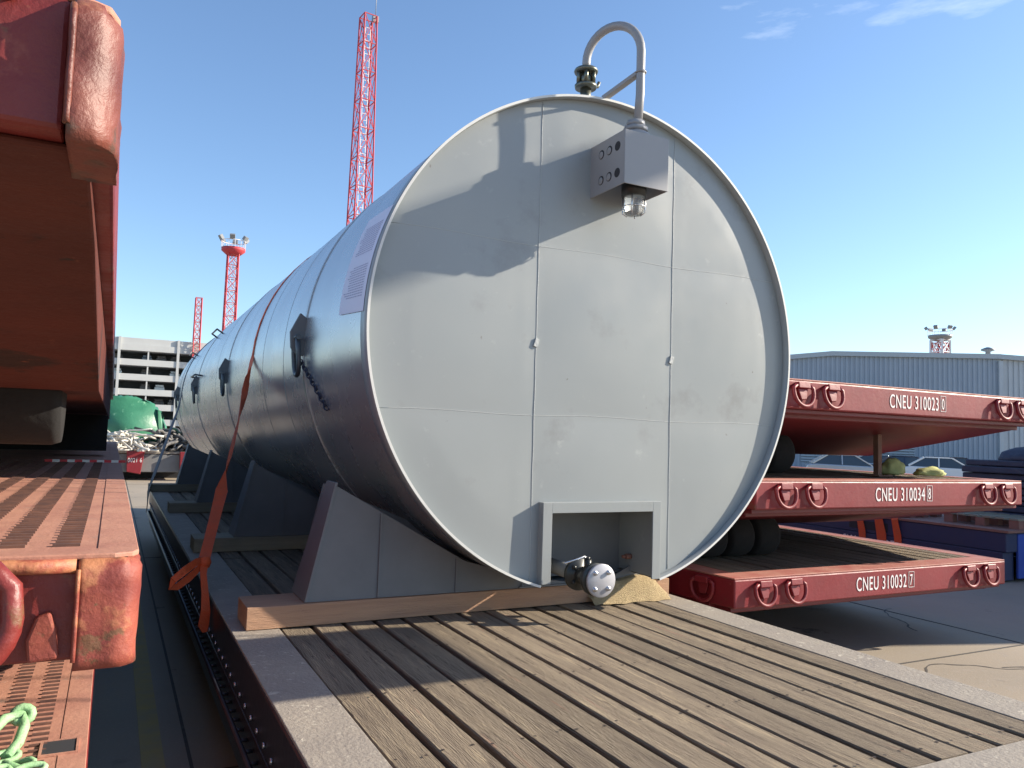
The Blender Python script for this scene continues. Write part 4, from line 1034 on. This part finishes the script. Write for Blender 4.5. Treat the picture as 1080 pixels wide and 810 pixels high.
# navy sheet stack
NS = thing('sheet_stack', 'dark navy stack of folded sheets piled on the blue trailer at the right edge', 'stack', (13.65, 7.55, .737))
bm = B(); z = .0; rn = random.Random(4)
while z < .98:
    t_ = rn.uniform(.07, .12); ox, oy = rn.uniform(-.05, .05), rn.uniform(-.05, .05); box(bm, -.95+ox, .95+ox, -.7+oy, .7+oy, z, z+t_-.008); z += t_
obj('sheets', bm, 'navytarp', NS, .02)
for k, (x, y) in enumerate(((-.45, -.1), (.4, -.2))):
    bm = B(); bmesh.ops.create_icosphere(bm, subdivisions=3, radius=.42)
    for v in bm.verts: v.co.z = max(-.05, v.co.z)*.5; v.co += Vector((0.03*sin(v.co.y*17), .03*sin(v.co.x*19), .02*sin(v.co.x*25)))
    o = obj('loose_bundle', bm, 'navytarp', NS, smooth=True); o.location = (x, y, z+.01)

# things on the middle right trailer's deck
bm = B(); box(bm, -.028, .028, -.028, .028, 0, .42); box(bm, -.10, .10, -.09, .09, 0, .012)
o = obj('support_post', bm, 'post', None, .004); o.location = (6.61, 5.15, 1.573); tag(o, 'rusty steel post standing between the middle and top right trailers', 'post')
sack('yellow-green sack lying by the rusty post on the middle trailer', (7.05, 5.32, 1.573), (.13, .10, .11), 'bagyellow', 8)
sack('olive flattened sack farther right of the post on the middle trailer', (7.45, 5.20, 1.573), (.18, .12, .06), 'bagyellow', 11)

# ------------------------------------------------------------------ dock crane added out of view; its loads are placed to cast shadows
GC = thing('added_crane', 'yellow gantry crane added out of view to carry the shading loads', 'crane', (0, 0, 0))
bm = B(); box(bm, -46, 61, 1.2, 2.4, 22, 23.2); box(bm, -46, 61, -.4, -.1, 22, 22.8); obj('girder', bm, 'craneyellow', GC, .03)
for x, y in ((60, 1.8), (-45, 1.8)):
    bm = B(); box(bm, x-.4, x+.4, y-.4, y+.4, 0.004, 22); obj('leg', bm, 'craneyellow', GC, .03)
def hoist(name, label, c, R_, cables):
    o = thing(name, label, 'hoisted load', c)
    return o
P1 = Vector((1.56, 3.11, .80)); K = 2.3; c1 = P1+Vector((2.0, -.62, 1.0))*K
HP = thing('shade_plate', 'rusty steel plate added out of view to shade the trailer deck', 'steel plate', tuple(c1))  # unseen plate added to cast the cornered shadow on the deck
bm = B(); box(bm, -1.15, 0, 0, .95, 0, .08); obj('plate', bm, 'steelload', HP, .01)
bm = B()
for x, y in ((-1.05, .1), (-.1, .1), (-1.05, .85), (-.1, .85)): bar(bm, (x, y, .08), (-.5, .45, 3.5), .014)
bar(bm, (-.5, .45, 3.5), (-.5, .45, 22-c1.z), .025); obj('sling', bm, 'black', HP)
def back(p, k): return Vector(p)+Vector((2.0, -.62, 1.0))*k
A_ = back((.95, 4.03, 2.66), 6.6); B_ = back((2.3, 4.03, 3.32), 6.6)
HB = thing('shade_beam', 'long steel beam added out of view to shade the tank end', 'steel beam', tuple(A_))  # unseen beam added to cast the slanting band on the tank end
bm = B(); bar(bm, (0, 0, 0), tuple(B_-A_), .30, .36); obj('beam', bm, 'steelload', HB, .01)
bm = B(); bar(bm, tuple((B_-A_)*.1), (.9, -.0, 8), .016); bar(bm, tuple((B_-A_)*.9), (.9, 0, 8), .016); bar(bm, (.9, 0, 8), (.9, 0, 22-A_.z), .03); obj('sling', bm, 'black', HB)

# ------------------------------------------------------------------ unseen containers added at the right to shade the ground
def container(label, loc, ms):
    T = thing('shade_container', label, 'container', loc, 0, 'unseen containers added to shade the right of the yard')
    bm = B(); box(bm, 0, 2.44, 0, 6.06, .0, .14); box(bm, 0, 2.44, 0, 6.06, 2.46, 2.59)
    for x in (0, 2.30):
        for y in (0, 5.92): box(bm, x, x+.14, y, y+.14, .14, 2.46)
    obj('container_frame', bm, ms, T, .01)
    bm = B(); n_ = 40; pts = []
    for k in range(n_):
        y = .14+5.78*k/n_; pts += [(.03 if k % 2 else .065, y), (.03 if k % 2 else .065, y+5.78/n_*.7)]
    pts += [(2.40, 5.92), (2.40, .14)]
    prism(bm, pts, 'z', .14, 2.46); obj('corrugated_wall', bm, ms, T)
container('blue container added out of view at the far right for its shadow, on the ground', (16.6, 1.9, .004), 'blue')
container('blue container added out of view at the far right for its shadow, on top of the other', (16.6, 1.9, 2.60), 'bluelit')
